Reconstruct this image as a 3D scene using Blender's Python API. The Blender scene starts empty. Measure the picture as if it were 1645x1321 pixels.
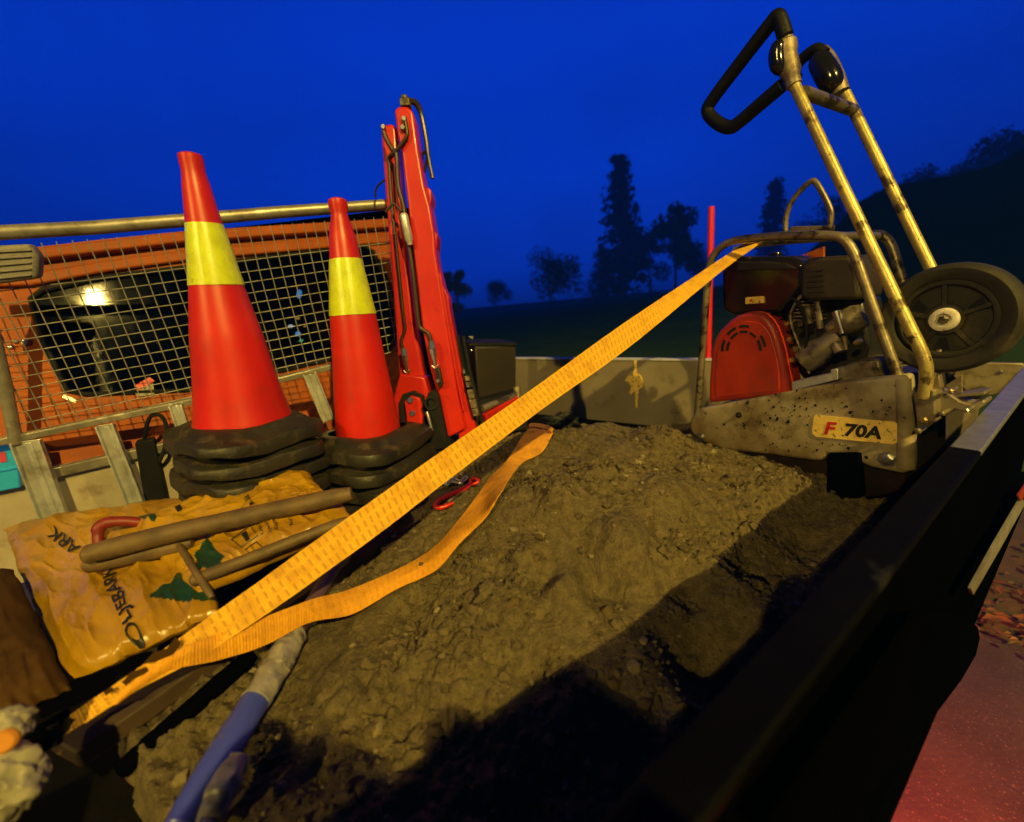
import bpy, bmesh, math, random
from mathutils import Vector, Matrix, noise
from mathutils.geometry import tessellate_polygon
V = Vector
random.seed(7)
R_ = math.radians
scene = bpy.context.scene
COL = scene.collection
scene.render.resolution_x, scene.render.resolution_y = 1024, 822
# ------------------------------------------------------------------ camera
FPX = 690.0                      # focal length in pixels of the 1645 px wide photograph
PIT, ROL = R_(14.0), R_(5.2)
CAM = V((0, 0, 1.7))
FW = V((0, math.cos(PIT), -math.sin(PIT))); U0 = V((0, math.sin(PIT), math.cos(PIT))); R0 = V((1, 0, 0))
RT = R0*math.cos(ROL) - U0*math.sin(ROL); UP = U0*math.cos(ROL) + R0*math.sin(ROL)
cam = bpy.data.cameras.new('camera'); camo = bpy.data.objects.new('camera', cam); COL.objects.link(camo)
camo.matrix_world = Matrix(((RT.x, UP.x, -FW.x, CAM.x), (RT.y, UP.y, -FW.y, CAM.y), (RT.z, UP.z, -FW.z, CAM.z), (0, 0, 0, 1)))
cam.sensor_width = 36; cam.lens = 36*FPX/1645; cam.clip_start = 0.02; cam.clip_end = 3000
cam.dof.use_dof = True; cam.dof.focus_distance = 1.02; cam.dof.aperture_fstop = 2.0
scene.camera = camo
# ------------------------------------------------------------------ dusk sky
world = bpy.data.worlds.new('World'); scene.world = world; world.use_nodes = True
wn = world.node_tree; bg = wn.nodes['Background']
# clear dusk sky after sunset: the Sky Texture gives the slow change over the dome, the gradient its deep blue
sky = wn.nodes.new('ShaderNodeTexSky'); sky.sky_type = 'NISHITA'; sky.sun_disc = False
sky.sun_elevation = R_(-2.0); sky.sun_rotation = R_(200); sky.ozone_density = 6.0
tc = wn.nodes.new('ShaderNodeTexCoord'); sx = wn.nodes.new('ShaderNodeSeparateXYZ'); wn.links.new(tc.outputs['Generated'], sx.inputs[0])
rp = wn.nodes.new('ShaderNodeValToRGB'); wn.links.new(sx.outputs[2], rp.inputs[0]); el = rp.color_ramp.elements
el[0].position = 0.0; el[0].color = (.0010, .012, .15, 1); el[1].position = 1.0; el[1].color = (.0006, .016, .26, 1)
for p_, c_ in ((.07, (.0008, .025, .34, 1)), (.25, (.0005, .034, .48, 1)), (.50, (.0004, .026, .40, 1))):
    e_ = el.new(p_); e_.color = c_
tint = wn.nodes.new('ShaderNodeMix'); tint.data_type = 'RGBA'; tint.blend_type = 'ADD'; tint.inputs[0].default_value = .02
wn.links.new(rp.outputs[0], tint.inputs[6]); wn.links.new(sky.outputs[0], tint.inputs[7])
def wrange(src, a, b, c, d):
    r = wn.nodes.new('ShaderNodeMapRange'); r.interpolation_type = 'SMOOTHSTEP'
    for i, x in enumerate((a, b, c, d)): r.inputs[i+1].default_value = x
    wn.links.new(src, r.inputs[0]); return r.outputs[0]
wmul = wn.nodes.new('ShaderNodeMath'); wmul.operation = 'MULTIPLY'
wn.links.new(wrange(sx.outputs[1], -.15, .55, .10, 1), wmul.inputs[0]); wn.links.new(wrange(sx.outputs[2], .42, .80, 1, .16), wmul.inputs[1])
wnz = wn.nodes.new('ShaderNodeTexNoise'); wnz.inputs['Scale'].default_value = 1.7; wnz.inputs['Detail'].default_value = 3; wn.links.new(tc.outputs['Generated'], wnz.inputs[0])
wm2 = wn.nodes.new('ShaderNodeMath'); wm2.operation = 'MULTIPLY'; wn.links.new(wmul.outputs[0], wm2.inputs[0]); wn.links.new(wrange(wnz.outputs[0], .3, .7, .84, 1.12), wm2.inputs[1])
wtm = wn.nodes.new('ShaderNodeMix'); wtm.data_type = 'RGBA'; wtm.blend_type = 'MULTIPLY'; wtm.inputs[0].default_value = 1
wn.links.new(tint.outputs[2], wtm.inputs[6]); wn.links.new(wm2.outputs[0], wtm.inputs[7])
wn.links.new(wtm.outputs[2], bg.inputs[0]); bg.inputs[1].default_value = 2.05
scene.view_settings.view_transform = 'Standard'; scene.view_settings.look = 'None'
scene.view_settings.exposure = 0; scene.view_settings.gamma = 1
LAMP_A, LAMP_B = 4200.0, 2100.0      # watts of the two sodium street lamps behind the camera
# ------------------------------------------------------------------ geometry helpers
def ray(x, y): return FW + RT*((x-822.5)/FPX) + UP*((660.5-y)/FPX)
def P(x, y, d): return CAM + ray(x, y)*d
def PZ(x, y, z):
    v = ray(x, y); return CAM + v*((z-CAM.z)/v.z)
def PL(x, y, o, n):
    v = ray(x, y); return CAM + v*((o-CAM).dot(n)/v.dot(n))
def proj(q):
    v = q-CAM; d = v.dot(FW); return 822.5+FPX*v.dot(RT)/d, 660.5-FPX*v.dot(UP)/d, d
def lerp(a, b, t): return a+(b-a)*t
def fbm(p, o=4): return noise.fractal(p, 1.0, 2.0, o)

class MB:
    def __init__(s): s.v = []; s.f = []; s.mi = []; s.uv = {}
    def add(s, vs, fs, mi=0):
        b = len(s.v); s.v += [V(q) for q in vs]
        for f in fs: s.f.append(tuple(b+i for i in f)); s.mi.append(mi)
        return b
    def obox(s, c, ex, ey, ez, mi=0):
        c, ex, ey, ez = V(c), V(ex), V(ey), V(ez)
        vs = [c+ex*i+ey*j+ez*k for i in (-1, 1) for j in (-1, 1) for k in (-1, 1)]
        s.add(vs, [(0, 1, 3, 2), (4, 6, 7, 5), (0, 4, 5, 1), (2, 3, 7, 6), (0, 2, 6, 4), (1, 5, 7, 3)], mi)
    def bar(s, a, b, w, h, up=V((0, 0, 1)), mi=0):
        a, b = V(a), V(b); d = b-a; t = d.normalized(); sd = t.cross(up).normalized(); u = sd.cross(t)
        s.obox((a+b)/2, d/2, sd*w/2, u*h/2, mi)
    def tube(s, pts, r, n=12, cap=True, closed=False, mi=0):
        pts = [V(p) for p in pts]; m = len(pts)
        rs = r if isinstance(r, (list, tuple)) else [r]*m
        ref = None; rings = []
        for i, p in enumerate(pts):
            if closed: t = (pts[(i+1) % m]-pts[i-1]).normalized()
            else: t = (pts[min(i+1, m-1)]-pts[max(i-1, 0)]).normalized()
            if ref is None: ref = t.orthogonal().normalized()
            ref = (ref-t*ref.dot(t)).normalized(); b = t.cross(ref)
            rings.append([p+(ref*math.cos(2*math.pi*k/n)+b*math.sin(2*math.pi*k/n))*rs[i] for k in range(n)])
        base = len(s.v)
        for g in rings: s.v += g
        for i in range(m if closed else m-1):
            j = (i+1) % m
            for k in range(n):
                s.f.append((base+i*n+k, base+i*n+(k+1) % n, base+j*n+(k+1) % n, base+j*n+k)); s.mi.append(mi)
        if cap and not closed:
            s.f.append(tuple(base+k for k in reversed(range(n)))); s.mi.append(mi)
            s.f.append(tuple(base+(m-1)*n+k for k in range(n))); s.mi.append(mi)
    def lathe(s, o, ax, prof, n=32, closed=False, mi=0):
        o, ax = V(o), V(ax).normalized(); a = ax.orthogonal().normalized(); b = ax.cross(a); base = len(s.v); m = len(prof)
        for h, r in prof: s.v += [o+ax*h+(a*math.cos(2*math.pi*k/n)+b*math.sin(2*math.pi*k/n))*max(r, 1e-4) for k in range(n)]
        for i in range(m if closed else m-1):
            j = (i+1) % m
            for k in range(n): s.f.append((base+i*n+k, base+i*n+(k+1) % n, base+j*n+(k+1) % n, base+j*n+k)); s.mi.append(mi)
    def prism(s, poly, vec, mi=0):
        n = len(poly); vec = V(vec); poly = [V(p) for p in poly]; b = len(s.v); s.v += poly+[p+vec for p in poly]
        for t in tessellate_polygon([poly]): s.f.append(tuple(b+i for i in t)); s.mi.append(mi); s.f.append(tuple(b+n+i for i in reversed(t))); s.mi.append(mi)
        for i in range(n): j = (i+1) % n; s.f.append((b+i, b+j, b+n+j, b+n+i)); s.mi.append(mi)
    def build(s, name, mat, parent=None, smooth=True, bevel=0, sub=0, seg=2):
        off = V((0, 0, 0))
        if parent is not None:
            q = parent
            while q is not None: off += q.location; q = q.parent
        me = bpy.data.meshes.new(name); me.from_pydata([v-off for v in s.v], [], s.f)
        for m in (mat if isinstance(mat, (list, tuple)) else [mat]): me.materials.append(m)
        me.polygons.foreach_set('material_index', s.mi)
        if s.uv:
            u = me.uv_layers.new(name='UVMap')
            for l in me.loops: u.data[l.index].uv = s.uv.get(l.vertex_index, (0, 0))
        bm = bmesh.new(); bm.from_mesh(me); bmesh.ops.recalc_face_normals(bm, faces=bm.faces)
        if bevel:
            bmesh.ops.remove_doubles(bm, verts=bm.verts, dist=1e-5)
            bmesh.ops.dissolve_limit(bm, angle_limit=R_(2), verts=bm.verts, edges=bm.edges)
        bm.to_mesh(me); bm.free()
        if smooth:
            for p in me.polygons: p.use_smooth = True
            me.set_sharp_from_angle(angle=R_(40))
        o = bpy.data.objects.new(name, me); COL.objects.link(o)
        if parent is not None: o.parent = parent
        if bevel:
            b = o.modifiers.new('bevel', 'BEVEL'); b.width = bevel; b.segments = seg; b.limit_method = 'ANGLE'; b.angle_limit = R_(30)
        if sub:
            b = o.modifiers.new('subsurf', 'SUBSURF'); b.levels = b.render_levels = sub
        return o

def tag(o, label=None, cat=None, group=None, kind=None):
    for k, v in (('label', label), ('category', cat), ('group', group), ('kind', kind)):
        if v: o[k] = v
    return o
def thing(name, loc, label, cat, group=None):
    o = bpy.data.objects.new(name, None); COL.objects.link(o); o.location = V(loc); o.empty_display_size = .1
    return tag(o, label, cat, group)
def smoothpath(pts, k=6):
    pts = [V(p) for p in pts]; out = []; n = len(pts)
    for i in range(n-1):
        p0, p1, p2, p3 = pts[max(i-1, 0)], pts[i], pts[i+1], pts[min(i+2, n-1)]
        for j in range(k):
            t = j/k; out.append(.5*((2*p1)+(p2-p0)*t+(2*p0-5*p1+4*p2-p3)*t*t+(3*p1-p0-3*p2+p3)*t**3))
    return out+[pts[-1]]
def inpoly(x, y, pl):
    c = False; j = len(pl)-1
    for i in range(len(pl)):
        xi, yi = pl[i]; xj, yj = pl[j]
        if (yi > y) != (yj > y) and x < (xj-xi)*(y-yi)/(yj-yi)+xi: c = not c
        j = i
    return c
# ------------------------------------------------------------------ materials
def mat(name, c, c2=None, sc=8, rough=.6, metal=0, bump=0, bsc=60, spec=.5, lo=.4, hi=.65, spots=None, stretch=(1, 1, 1), rv=.12, coat=0, detail=6, emit=None, bd=.004, zdirt=None):
    """colour c varied to c2 by noise; spots = [(colour, scale, lo, hi), ...] are worn or dirty patches"""
    m = bpy.data.materials.new(name); m.use_nodes = True; t = m.node_tree; N = t.nodes; L = t.links
    b = N['Principled BSDF']; tc = N.new('ShaderNodeTexCoord'); mp = N.new('ShaderNodeMapping'); L.new(tc.outputs['Object'], mp.inputs[0]); mp.inputs['Scale'].default_value = stretch
    def nz(scale, det=detail):
        n = N.new('ShaderNodeTexNoise'); n.inputs['Scale'].default_value = scale; n.inputs['Detail'].default_value = det; n.inputs['Roughness'].default_value = .62; L.new(mp.outputs[0], n.inputs['Vector']); return n.outputs[0]
    def rmp(src, a, z):
        r = N.new('ShaderNodeMapRange'); r.inputs[1].default_value = a; r.inputs[2].default_value = z; L.new(src, r.inputs[0]); return r.outputs[0]
    def mix(f, a, z):
        x = N.new('ShaderNodeMix'); x.data_type = 'RGBA'; L.new(f, x.inputs[0])
        for s, i in ((a, 6), (z, 7)):
            if isinstance(s, tuple): x.inputs[i].default_value = (*s, 1)
            else: L.new(s, x.inputs[i])
        return x.outputs[2]
    base = mix(rmp(nz(sc), lo, hi), c, c2 or tuple(x*.7 for x in c))
    for (sc_c, ss, a, z) in (spots or []): base = mix(rmp(nz(ss), a-.05, z-.04), base, sc_c)
    if zdirt:
        sz_ = N.new('ShaderNodeSeparateXYZ'); L.new(tc.outputs['Object'], sz_.inputs[0]); ad_ = N.new('ShaderNodeMath'); ad_.operation = 'MULTIPLY_ADD'
        L.new(nz(16), ad_.inputs[0]); ad_.inputs[1].default_value = -.22; L.new(sz_.outputs[2], ad_.inputs[2]); base = mix(rmp(ad_.outputs[0], zdirt[2], zdirt[1]), base, zdirt[0])
    L.new(base, b.inputs['Base Color'])
    r = N.new('ShaderNodeMapRange'); r.inputs[3].default_value = max(.02, rough-rv); r.inputs[4].default_value = min(1, rough+rv); L.new(nz(sc*2.3), r.inputs[0]); L.new(r.outputs[0], b.inputs['Roughness'])
    b.inputs['Metallic'].default_value = metal; b.inputs['Specular IOR Level'].default_value = spec; b.inputs['Coat Weight'].default_value = coat
    if bump:
        bp = N.new('ShaderNodeBump'); bp.inputs['Strength'].default_value = bump; bp.inputs['Distance'].default_value = bd; L.new(nz(bsc, 8), bp.inputs['Height']); L.new(bp.outputs[0], b.inputs['Normal'])
    if emit: b.inputs['Emission Color'].default_value = (*emit[:3], 1); b.inputs['Emission Strength'].default_value = emit[3]
    return m
M = {}
M['sand'] = mat('damp_sand', (.166, .129, .068), (.098, .075, .040), 60, .85, lo=.40, hi=.62, bump=1.0, bsc=240, bd=.009, spec=.25, spots=[((.25, .185, .08), 700, .66, .76), ((.045, .032, .013), 300, .62, .74)])
M['stone'] = mat('pale_stone', (.20, .16, .085), (.13, .105, .055), 60, .8, bump=.3, bsc=200)
M['clod'] = mat('dark_clod', (.10, .074, .032), (.06, .043, .018), 60, .9, bump=.6, bsc=200, spec=.2)
M['cone'] = mat('cone_plastic', (.56, .014, .002), (.44, .010, .002), 6, .38, bump=.05, bsc=90, spec=.5, spots=[((.36, .02, .006), 10, .58, .8), ((.16, .05, .02), 70, .72, .78)])
M['sleeve'] = mat('reflective_sleeve', (.60, .68, .004), (.5, .57, .003), 30, .3, bump=.12, bsc=160, spec=.6, spots=[((.3, .32, .02), 22, .68, .8)])
M['rubber'] = mat('cone_rubber', (.020, .017, .010), (.010, .009, .006), 14, .5, bump=.7, bsc=36, spots=[((.12, .09, .04), 9, .60, .80), ((.07, .052, .024), 24, .62, .74)])
M['crane'] = mat('crane_red', (.56, .02, .006), (.46, .014, .005), 5, .34, bump=.03, bsc=60, coat=.2, spots=[((.2, .012, .01), 20, .68, .78), ((.10, .06, .03), 9, .70, .85)])
M['pipe'] = mat('hydraulic_pipe', (.03, .018, .013), (.05, .028, .02), 12, .4, metal=.2)
M['steel'] = mat('zinc_steel', (.62, .62, .6), (.4, .4, .4), 14, .34, metal=1, bump=.08, bsc=80, spots=[((.18, .14, .1), 18, .64, .78)])
M['galv'] = mat('galvanised', (.66, .68, .72), (.46, .47, .5), 22, .40, metal=.6, bump=.1, bsc=60, spots=[((.2, .16, .11), 12, .62, .8)])
M['rail'] = mat('worn_rail', (.36, .34, .30), (.22, .2, .17), 16, .45, metal=.6, bump=.15, bsc=70, spots=[((.55, .5, .42), 14, .64, .72), ((.12, .08, .05), 26, .66, .78)])
M['black'] = mat('black_plastic', (.012, .012, .012), (.02, .02, .019), 9, .35, spec=.5, bump=.06, bsc=90)
M['grip'] = mat('grip_rubber', (.004, .004, .004), (.007, .0065, .006), 20, .5, spec=.2, bump=.2, bsc=80)
M['tarp'] = mat('dark_tarp', (.02, .024, .014), (.012, .014, .009), 20, .6, bump=.3, bsc=40)
M['matt'] = mat('matt_black', (.008, .008, .009), (.013, .012, .012), 9, .75, spec=.2, bump=.2, bsc=90)
M['gloss'] = mat('gloss_black', (.006, .0055, .005), (.010, .009, .007), 6, .14, spec=.6)
M['cab'] = mat('cab_orange', (.34, .076, .0015), (.24, .050, .0015), 4, .55, spec=.2, bump=.02, coat=.08, spots=[((.24, .06, .015), 11, .6, .8)])
M['wire'] = mat('mesh_wire', (.42, .42, .38), (.3, .29, .25), 30, .4, metal=.6)
M['greyplastic'] = mat('grey_plastic', (.22, .21, .2), (.16, .15, .14), 20, .6, bump=.25, bsc=120, spots=[((.12, .1, .07), 9, .55, .75)])
M['bedpaint'] = mat('bed_paint', (.42, .37, .3), (.32, .27, .21), 7, .55, bump=.12, bsc=40, spots=[((.16, .11, .06), 9, .62, .8)])
M['board'] = mat('board_paint', (.23, .195, .15), (.18, .15, .11), 5, .5, bump=.05, bsc=60, spots=[((.08, .06, .045), 12, .64, .8)])
M['floor'] = mat('bed_floor', (.004, .0034, .0026), (.006, .0046, .003), 9, .8, spec=.05, bump=.3, bsc=50)
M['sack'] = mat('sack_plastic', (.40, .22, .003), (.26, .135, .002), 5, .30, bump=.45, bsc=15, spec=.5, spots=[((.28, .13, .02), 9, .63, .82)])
M['sackdark'] = mat('sack_plastic_shaded', (.055, .026, .003), (.035, .017, .002), 5, .7, spec=.1, spots=[((.1, .05, .015), 8, .6, .8)])  # sack colour darkened for the shade on it; strap print shares it
M['green'] = mat('print_green', (.008, .04, .02), (.006, .028, .014), 12, .4)
M['ink'] = mat('print_ink', (.012, .011, .009), None, 12, .5)
M['wood'] = mat('shaft_wood', (.13, .082, .034), (.06, .037, .015), 20, .6, bump=.6, bsc=34, stretch=(1, 1, 1), spots=[((.07, .045, .025), 22, .6, .75)])
M['basep'] = mat('shaded_base', (.022, .012, .005), (.008, .005, .003), 10, .8, bump=.4, bsc=50, spec=.1)  # dark brown steel, made darker for the shadow on its end
M['shade_slab'] = mat('strap_shade_brown', (.06, .036, .016), (.035, .02, .01), 10, .7, bump=.4, bsc=50)
M['redplastic'] = mat('red_grip', (.2, .014, .008), (.14, .01, .008), 9, .5)
M['blue'] = mat('blue_pipe', (.045, .062, .46), (.035, .05, .36), 9, .36, spec=.5, bump=.15, spots=[((.22, .2, .17), 9, .64, .74), ((.10, .085, .06), 26, .64, .72)])
M['tape'] = mat('grey_tape', (.30, .28, .26), (.17, .155, .14), 22, .38, bump=.9, bsc=26, spots=[((.06, .05, .05), 20, .62, .7)])
M['purple'] = mat('purple_paint', (.11, .06, .075), (.07, .04, .05), 12, .4, bump=.1)
M['housing'] = mat('plate_paint', (.36, .31, .21), (.27, .22, .135), 6, .5, bump=.1, bsc=60, spots=[((.12, .08, .03), 6, .54, .74), ((.05, .032, .014), 13, .62, .74), ((.02, .016, .01), 48, .70, .715)], zdirt=((.10, .06, .02), -.02, .11))
M['tubeframe'] = mat('chipped_tube', (.27, .23, .15), (.17, .135, .08), 14, .40, metal=.6, bump=.3, bsc=60, spots=[((.04, .026, .013), 18, .59, .64), ((.012, .010, .008), 48, .69, .72)])
M['handle'] = mat('handle_paint', (.48, .40, .14), (.34, .26, .09), 14, .36, metal=.45, bump=.35, bsc=50, spots=[((.09, .06, .022), 16, .60, .66), ((.02, .015, .008), 40, .69, .72)])
M['guard'] = mat('guard_red', (.40, .026, .006), (.28, .017, .005), 8, .45, bump=.1, bsc=90, spots=[((.2, .03, .015), 12, .58, .8)])
M['ironold'] = mat('oily_metal', (.30, .25, .18), (.16, .125, .08), 24, .5, metal=.55, bump=.4, bsc=60, spots=[((.05, .036, .02), 22, .54, .66)])
M['muffler'] = mat('brown_cover', (.026, .019, .010), (.017, .012, .007), 12, .55, bump=.2, bsc=70)
M['tyre'] = mat('tyre_rubber', (.018, .0145, .006), (.012, .010, .005), 14, .72, bump=.3, bsc=60, spots=[((.10, .075, .04), 10, .6, .85)])
M['hub'] = mat('hub_plastic', (.72, .68, .6), (.5, .45, .38), 50, .5, spots=[((.14, .1, .06), 60, .62, .7)])
M['bracket'] = mat('bracket_steel', (.26, .22, .15), (.17, .13, .08), 14, .5, metal=.5, bump=.25, bsc=60, spots=[((.07, .045, .025), 18, .58, .7)])
M['brass'] = mat('yellow_bolt', (.75, .58, .2), None, 30, .3, metal=.9)
M['bluecap'] = mat('blue_cap', (.09, .11, .3), None, 30, .4)
M['sticker'] = mat('label_yellow', (.85, .62, .16), (.72, .48, .10), 40, .45, spots=[((.12, .085, .03), 85, .62, .68)])
M['redink'] = mat('red_ink', (.62, .02, .015), None, 30, .45)
M['red_pole'] = mat('marker_red', (.75, .02, .03), (.65, .016, .025), 6, .35)
M['cyan'] = mat('cyan_plastic_glow', (.03, .38, .62), (.02, .3, .5), 9, .4, emit=(.02, .3, .6, .12))  # plastic given a slight glow of its own to look brighter
M['pink'] = mat('pink_print', (.6, .06, .14), None, 9, .5)
M['white'] = mat('dirty_white', (.30, .28, .22), (.18, .165, .12), 14, .6, bump=.6, bsc=30, spots=[((.14, .11, .07), 16, .6, .72)])
M['orangecap'] = mat('orange_cap', (.55, .22, .02), None, 14, .4)
M['capbright'] = mat('pale_cap', (.62, .62, .64), (.5, .5, .52), 30, .4, metal=.15)
M['cap'] = mat('aluminium_cap', (.36, .36, .40), (.27, .27, .3), 30, .42, metal=.7, bump=.15, bsc=120)
M['tailblack'] = mat('tail_black', (.0012, .0012, .0013), (.0009, .0009, .0009), 7, .9, spec=0)
M['capshade'] = mat('shaded_cap', (.0012, .0012, .0015), (.0018, .0017, .0017), 20, .6, spec=.06, bump=.3, bsc=80, spots=[((.03, .03, .035), 9, .66, .78)])
M['bark'] = mat('tree_bark', (.05, .04, .01), None, 3, .9)
M['leaf'] = mat('tree_leaf', (.03, .045, .006), (.02, .03, .004), .6, .7)
M['leaf2'] = mat('tree_leaf_pale', (.055, .06, .03), (.035, .04, .02), .6, .7)
M['grass'] = mat('field_grass', (.07, .13, .006), (.045, .085, .004), .5, .95, spec=0, bump=.6, bsc=9)
M['hilldark'] = mat('unlit_hill', (.006, .008, .002), (.004, .005, .0015), .5, .95, spec=0)  # hill ground coloured near black to look unlit
M['asphalt'] = mat('wet_asphalt', (.05, .042, .034), (.033, .027, .022), 3, .6, bump=1.0, bsc=60, spec=.5, spots=[((.2, .18, .16), 130, .66, .72)])
M['litter'] = mat('leaf_litter', (.08, .05, .02), (.045, .035, .012), 12, .8, bump=1, bsc=40)
M['leafb'] = mat('fallen_leaf', (.13, .06, .012), (.08, .036, .008), 30, .6)
M['leafg'] = mat('fallen_leaf_green', (.06, .06, .012), (.036, .04, .008), 30, .6)
def emis(name, c, s):
    m = bpy.data.materials.new(name); m.use_nodes = True; b = m.node_tree.nodes['Principled BSDF']; b.inputs['Base Color'].default_value = (*c, 1)
    b.inputs['Emission Color'].default_value = (*c, 1); b.inputs['Emission Strength'].default_value = s; return m
M['sodium'] = emis('lit_sodium_lens', (1, .66, .2), 1500)
M['ledblue'] = emis('led_blue', (.08, .4, 1), 1.4); M['ledgreen'] = emis('led_green', (.1, .9, .4), 1.0); M['ledwhite'] = emis('led_white', (.6, .8, 1), 1.2); M['ledamber'] = emis('led_amber', (1, .6, .15), .5)
M['taillens'] = emis('lit_tail_lens', (1, .03, .03), 6)
def glassmat():
    m = bpy.data.materials.new('tinted_glass'); m.use_nodes = True; t = m.node_tree; N = t.nodes; L = t.links; N.remove(N['Principled BSDF'])
    tr = N.new('ShaderNodeBsdfTransparent'); tr.inputs[0].default_value = (.3, .3, .3, 1); g = N.new('ShaderNodeBsdfGlossy'); g.inputs[0].default_value = (.42, .42, .42, 1)
    n = N.new('ShaderNodeTexNoise'); n.inputs['Scale'].default_value = 16; n.inputs['Detail'].default_value = 6; tc = N.new('ShaderNodeTexCoord'); L.new(tc.outputs['Object'], n.inputs[0])
    r = N.new('ShaderNodeMapRange'); r.inputs[3].default_value = .01; r.inputs[4].default_value = .075; L.new(n.outputs[0], r.inputs[0]); L.new(r.outputs[0], g.inputs['Roughness'])
    fr = N.new('ShaderNodeFresnel'); fr.inputs[0].default_value = 1.45; mx = N.new('ShaderNodeMixShader'); L.new(fr.outputs[0], mx.inputs[0]); L.new(tr.outputs[0], mx.inputs[1]); L.new(g.outputs[0], mx.inputs[2])
    L.new(mx.outputs[0], N['Material Output'].inputs[0]); return m
M['glass'] = glassmat()
def strapmat(name, c, c2, dash, ldash, ks=.20, kl=.6):
    """woven webbing (uv in metres, u along, v across): stitched rows of dashes, ladder ticks past u = 0.5 m, cross ribs, dirt"""
    m = bpy.data.materials.new(name); m.use_nodes = True; t = m.node_tree; N = t.nodes; L = t.links; b = N['Principled BSDF']
    uv = N.new('ShaderNodeUVMap'); sp = N.new('ShaderNodeSeparateXYZ'); L.new(uv.outputs[0], sp.inputs[0])
    def M_(op, a, bb=None, cc=None):
        n = N.new('ShaderNodeMath'); n.operation = op
        for i, x in enumerate((a, bb, cc)):
            if x is None: continue
            if isinstance(x, (int, float)): n.inputs[i].default_value = x
            else: L.new(x, n.inputs[i])
        return n.outputs[0]
    nz = N.new('ShaderNodeTexNoise'); nz.inputs['Scale'].default_value = 90; nz.inputs['Detail'].default_value = 4; tc = N.new('ShaderNodeTexCoord'); L.new(tc.outputs['Object'], nz.inputs[0])
    u = M_('ADD', sp.outputs[0], M_('MULTIPLY', nz.outputs[0], .003)); v = M_('ADD', sp.outputs[1], M_('MULTIPLY', nz.outputs[0], .0015))
    fr = lambda x, p: M_('FRACT', M_('DIVIDE', x, p))
    row = M_('LESS_THAN', M_('ABSOLUTE', M_('SUBTRACT', fr(v, .0083), .5)), .12)
    dsh = M_('MULTIPLY', row, M_('LESS_THAN', fr(u, .0095), .6))
    lad = M_('MULTIPLY', M_('LESS_THAN', fr(u, .0125), .30), M_('LESS_THAN', M_('ABSOLUTE', M_('SUBTRACT', fr(v, .0167), .5)), .34))
    lm = N.new('ShaderNodeMapRange'); lm.inputs[1].default_value = .44; lm.inputs[2].default_value = .54; L.new(sp.outputs[0], lm.inputs[0])
    pat = M_('ADD', M_('MULTIPLY', M_('MULTIPLY', dsh, ks), M_('SUBTRACT', 1, lm.outputs[0])), M_('MULTIPLY', M_('MULTIPLY', lad, kl), lm.outputs[0]))
    n = N.new('ShaderNodeTexNoise'); n.inputs['Scale'].default_value = 24; n.inputs['Detail'].default_value = 7; L.new(tc.outputs['Object'], n.inputs[0])
    def mix(f, a, z):
        x = N.new('ShaderNodeMix'); x.data_type = 'RGBA'; L.new(f, x.inputs[0])
        for q, i in ((a, 6), (z, 7)):
            if isinstance(q, tuple): x.inputs[i].default_value = (*q, 1)
            else: L.new(q, x.inputs[i])
        return x.outputs[2]
    def rm(src, a, z):
        r = N.new('ShaderNodeMapRange'); r.inputs[1].default_value = a; r.inputs[2].default_value = z; L.new(src, r.inputs[0]); return r.outputs[0]
    base = mix(rm(nz.outputs[0], .35, .65), c, c2); base = mix(pat, base, dash); base = mix(M_('MULTIPLY', rm(n.outputs[0], .50, .72), .8), base, ldash)
    L.new(base, b.inputs['Base Color']); b.inputs['Roughness'].default_value = .65; b.inputs['Specular IOR Level'].default_value = .25
    rib = M_('SINE', M_('MULTIPLY', sp.outputs[0], 2*math.pi/.0042))
    h = M_('SUBTRACT', M_('ADD', M_('MULTIPLY', rib, .35), nz.outputs[0]), M_('MULTIPLY', pat, 1.2))
    bp = N.new('ShaderNodeBump'); bp.inputs['Strength'].default_value = .7; bp.inputs['Distance'].default_value = .0012; L.new(h, bp.inputs['Height']); L.new(bp.outputs[0], b.inputs['Normal'])
    return m
M['strap'] = strapmat('webbing', (.70, .39, .022), (.64, .34, .018), (.34, .15, .008), (.42, .20, .014))
M['strap2'] = strapmat('webbing_worn', (.72, .34, .018), (.64, .29, .016), (.34, .13, .008), (.36, .16, .014), .22, .25)

# ------------------------------------------------------------------ setting: terrain, road, litter strip
import bisect
SIL = [(-2600, 560), (0, 560), (640, 545), (760, 522), (800, 517), (870, 508), (960, 497), (1116, 470), (1220, 448), (1300, 410), (1380, 318), (1430, 304), (1470, 300), (1560, 285), (1600, 258), (1645, 232), (1800, 190), (2600, 100), (5000, 150)]
def sil_elev(az):
    # height of the land at 45 m in the direction az, read along the photograph's skyline
    if abs(az) > 1.25: return .5 if az < 0 else 12
    x = 822.5+FPX*math.tan(az)*1.0
    i = min(max(bisect.bisect([s[0] for s in SIL], x)-1, 0), len(SIL)-2)
    y = lerp(SIL[i][1], SIL[i+1][1], (x-SIL[i][0])/(SIL[i+1][0]-SIL[i][0]))
    v = ray(x, y); hd = math.hypot(v.x, v.y); return CAM.z+45*v.z/hd
def gz(x, y):
    r = math.hypot(x, y); az = math.atan2(x, y)
    if y < -2: return 0
    t = min(max((r-7)/38, 0), 1); t = t*t*(3-2*t)
    w = min(max((y+2)/4, 0), 1)
    return w*t*sil_elev(az) + (.04*fbm(V((x*.3, y*.3, 0))) if r > 7 else 0)
g = MB(); rr = [0.3, 1, 2, 3, 4, 5, 6, 7, 8, 9, 10, 12, 14, 17, 20, 24, 28, 33, 39, 46, 60, 90, 160, 400, 900]; na = 160
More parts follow.
